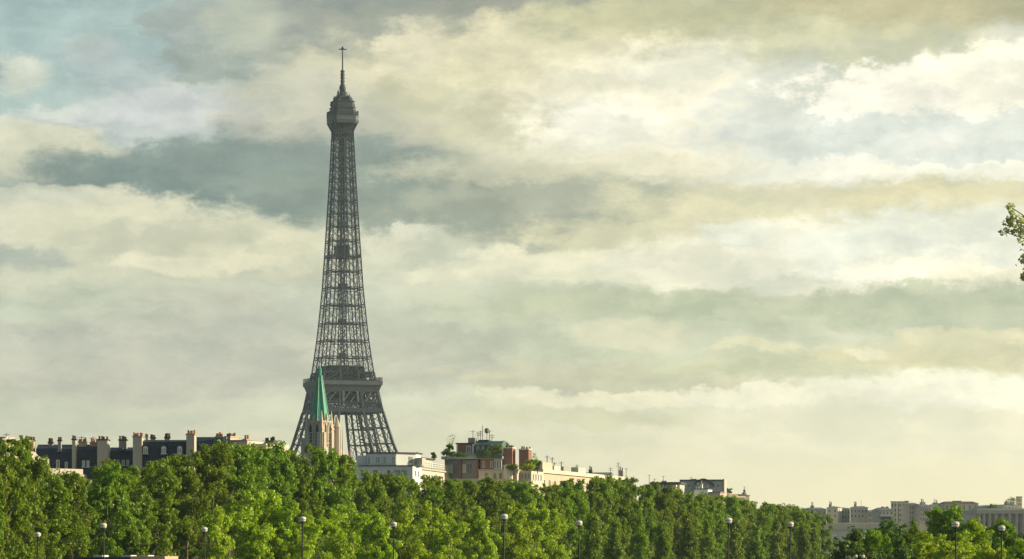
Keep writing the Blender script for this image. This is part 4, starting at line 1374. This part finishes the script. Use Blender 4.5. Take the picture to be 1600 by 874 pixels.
rowA = []
for x in (-34, -6, 16, 37, 76, 112, 168, 205, 246, 290, 332):
    rowA.append((x, row_point(x)))
D = rowA[-1][1].y + 8
while D < 905:
    p = quay(D, random.uniform(-1, 1)); rowA.append((HX + F * p.x / p.y, p)); D += random.uniform(7.8, 10.2)
for x, p in rowA:
    y = float(np.interp(x, SKX, SKY)) + (random.uniform(-3, 3) if x < 340 else random.uniform(-3, 5))
    H = CZ + (HY - y) / F * p.y
    tree('highcrown' if 60 < x < 340 else 'plane', 'plane_tree', p, H, numbered('tall quay plane tree', x), 'plane trees along the quay', random.uniform(.74, .84) if x < 60 else random.uniform(.82, 1.0))
D = 422.0
while D < 930:
    p = quay(D, random.uniform(-11, -8)); x = HX + F * p.x / p.y
    r = 4.0 * F / D * .4
    y = max(float(np.interp(x + e, SKX, SKY)) for e in (-r, 0, r)) + random.uniform(-4, 2)
    H = CZ + (HY - y) / F * p.y
    tree('plane', 'plane_tree', p, H, numbered('rear row plane treetop', x), 'plane trees behind the quay row', random.uniform(.95, 1.15))
    D += random.uniform(8.5, 10.5)
# lower, paler trees in front, nearer the water
for (x, y, D, rs) in ((340, 800, 418, .9), (385, 774, 428, 1.1), (425, 772, 432, 1.1), (462, 790, 430, .9), (515, 806, 440, 1.0), (552, 792, 462, .9), (590, 806, 455, .9), (632, 790, 472, 1.0),
                      (668, 790, 480, 1.0), (705, 806, 476, .9), (748, 796, 500, .9), (800, 786, 520, 1.0), (838, 790, 540, 1.0), (868, 800, 545, .9)):
    p = W(x, y, D)
    tree('pale', 'pale_tree', (p.x, p.y, 0), p.z, numbered('lower yellow green tree', x), 'yellow green trees before the quay row', rs)
for (x, y, D, rs) in ((925, 806, 585, .95), (960, 816, 600, .9), (1000, 808, 625, 1.0), (1035, 818, 640, .9), (1075, 806, 670, 1.05), (1105, 816, 690, .95), (1150, 812, 720, 1.0), (1180, 822, 735, 1.0), (1215, 812, 770, 1.05), (1255, 822, 800, 1.0)):
    p = W(x, y, D)
    tree('cone', 'young_tree', (p.x, p.y, 0), p.z, numbered('narrow young tree', x), 'narrow young trees along the lower quay', rs)
# right bank
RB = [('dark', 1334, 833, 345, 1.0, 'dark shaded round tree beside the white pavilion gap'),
      ('round', 1372, 832, 352, .75, 'small tree with one sunlit flank, right of the dark round tree'),
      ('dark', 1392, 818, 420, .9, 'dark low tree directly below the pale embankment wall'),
      ('round', 1425, 826, 380, .8, 'half shaded tree below the twin slab towers'),
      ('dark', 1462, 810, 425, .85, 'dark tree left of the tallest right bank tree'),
      ('pale', 1447, 836, 350, .9, 'bright feathery yellow tree below the small window house'),
      ('round', 1500, 796, 405, 1.05, 'tallest right bank tree with broad rounded dark top'),
      ('pale', 1520, 818, 370, 1.0, 'bright yellow green tree just right of the large lantern'),
      ('pale', 1478, 842, 338, .8, 'bright bush-like tree at the foot of the large lantern'),
      ('round', 1570, 816, 400, .75, 'loose leafy tree before the colonnade, behind the rightmost lamp'),
      ('dark', 1545, 838, 390, .6, 'dark low tree filling the gap before the colonnade'),
      ('pale', 1592, 846, 345, .8, 'pale low tree in the bottom right corner'),
      ('pale', 1548, 852, 335, .7, 'low pale tree between the two right lanterns'),
      ('dark', 1408, 846, 340, .7, 'low dark green tree at the bottom, right of twin lamp'),
      ('round', 1620, 822, 400, .9, 'leafy tree cut by the right photo edge')]
for key, x, y, D, rs, lab in RB:
    p = W(x, y, D)
    tree(key, 'riverside_tree', (p.x, p.y, 0), p.z, lab, 'trees on the right bank', rs)

# shrubs growing on roofs
def shrub(x, yt, yb, D, wpx, lab, lm='dark', per=60, group='shrubs on the roof terraces'):
    k = D / F; p0 = W(x, yb, D); h = (yb - yt) * k; w = wpx * k / 2
    rng = random.Random(int(x * 7))
    lob = [(rng.uniform(-1, 1) * w * .8, rng.uniform(-.8, .8) * w * .6, h * rng.uniform(.3, .95), w * rng.uniform(.18, .34) + .15) for _ in range(16)]
    me = leaf_mesh('foliage', lob, per, .32, int(x)); me.materials.append(LEAF[lm])
    o = empty('rooftop_shrub', (p0.x, p0.y, p0.z), lab, 'shrub', 0, group)
    c = bpy.data.objects.new('crown', me); COL.objects.link(c); c.parent = o
    mb = MB()
    for i in range(4): 
        l = lob[i * 3]; mb.tube([(l[0] * .1, 0, -.1), (l[0] * .5, l[1] * .4, l[2] * .5), (l[0], l[1], l[2])], [.07, .05, .02], 5)
    mb.build('stem', M['bark'], o)
    return o


shrub(697, 702, 714, 846, 14, 'bushy dark shrub on the left corner of the roof garden')
shrub(678, 707, 719, 842, 8, 'small upright shrub left of the roof garden')
shrub(703, 694, 713, 852, 11, 'taller loose shrub left of the brick cabin', 'plane')
shrub(705, 678, 700, 856, 14, 'thin wispy plant standing above the roof garden', 'washed_out', 7)
shrub(715, 707, 714, 846, 28, 'low hedge-like planting under the brick cabin')
shrub(756, 704, 714, 847, 30, 'dark planting beneath the green glass roof')
shrub(775, 694, 714, 848, 20, 'dark climbing greenery on the sloping glass roof', 'plane')
shrub(788, 690, 702, 858, 14, 'olive shrub left of the brick chimneys', 'plane')
shrub(801, 725, 735, 828, 20, 'green bush beside the turret of the corner house', 'plane')
shrub(823, 727, 736, 829, 26, 'sunlit trailing plants on the side wing terrace', 'pale')
shrub(830, 716, 736, 834, 22, 'loose bush right of the second brick chimney', 'plane')
shrub(839, 719, 741, 836, 14, 'dark small tree at the right terrace corner')
shrub(836, 708, 727, 838, 9, 'thin branching shrub above the right terrace', 'washed_out', 9)
shrub(1138, 763, 773, 1228, 12, 'dark clump on the pink house roof', 'dark')
shrub(1579, 778, 790, 1655, 24, 'dark flat-topped tree clump on the far right roof', 'dark')
shrub(1550, 788, 795, 1640, 20, 'low dark treetops behind the colonnaded palace', 'dark')
shrub(18, 687, 695, 556, 14, 'dark plants on the terrace of the leftmost house')

# near tree whose branch tips reach into the right edge
ND = 75.0
nt = empty('poplar_tree', (16.4, ND + 1.5, 0), 'near tree whose pale leafy branch tips enter at the right photo edge', 'tree')
rng = random.Random(5)
tips = [(1577, 322, .07), (1581, 333, .05), (1574, 350, .09), (1569, 362, .08), (1583, 358, .09), (1590, 344, .10), (1596, 352, .11), (1592, 364, .09), (1599, 376, .12), (1603, 345, .12),
        (1604, 362, .14), (1577, 343, .06), (1602, 405, .08), (1606, 412, .12), (1599, 435, .06), (1604, 430, .10), (1610, 388, .16), (1612, 350, .16), (1616, 436, .15), (1614, 410, .14)]
lob = []
for x, y, r in tips:
    q = W(x, y, ND) - Vector((16.4, ND + 1.5, 0))
    lob.append((q.x, q.y, q.z, r * 1.55))
tip_n = len(lob)
big = []
while len(big) < 210:
    t = rng.random(); a = rng.uniform(0, 6.28)
    rr = 3.9 * math.sqrt(max(0, 1 - (2 * t - 1) ** 2)) * rng.random() ** .45 + .2
    x, y, z = .6 + rr * math.cos(a), rr * math.sin(a), 5.5 + 13.5 * t
    if (16.4 + x) / (ND + 1.5 + y) * F < 800 + 42: continue
    big.append((x, y, z, rng.uniform(.4, .75)))
me = leaf_mesh('crown', lob, 34, .085, 4, .6, .8)
me2 = leaf_mesh('crown', sprigs(big, 9, 6, .2, .34), 20, .15, 5, .6, .8)
bm = bmesh.new(); bm.from_mesh(me); bm.from_mesh(me2); bm.to_mesh(me); bm.free()
me.materials.append(LEAF['washed_out'])
c = bpy.data.objects.new('crown', me); COL.objects.link(c); c.parent = nt
mb = trunk_mb(77, 6, 19, 2.6, .32)
for base_z, group in ((14.6, range(0, 11)), (13.8, range(12, 16))):
    hub = Vector((.1, 0, base_z)); j = Vector((-3.1, -1.0, 17.0 if base_z > 14 else 16.2))
    mb.tube([hub, hub.lerp(j, .5) + Vector((0, 0, .2)), j], [.09, .06, .03], 6)
    for g_ in group:
        e = Vector(lob[g_][:3]); mb.tube([j, j.lerp(e, .5) + Vector((0, 0, .05)), e], [.03, .02, .01], 5)
mb.build('trunk', M['bark'], nt)

# ------------------------------------------------------------------ haze
hz = MB().box(-3050, 3250, -1850, 3700, -10.2, 335).build('haze', bpy.data.materials.new('haze_air'))
hm = hz.data.materials[0]; hm.use_nodes = True
hm.node_tree.nodes.clear()
pv = hm.node_tree.nodes.new('ShaderNodeVolumePrincipled')
pv.inputs['Color'].default_value = (.72, .88, .95, 1)
pv.inputs['Density'].default_value = .000050
pv.inputs['Anisotropy'].default_value = .25
ho = hm.node_tree.nodes.new('ShaderNodeOutputMaterial')
hm.node_tree.links.new(pv.outputs[0], ho.inputs['Volume'])
tag(hz, kind='stuff')
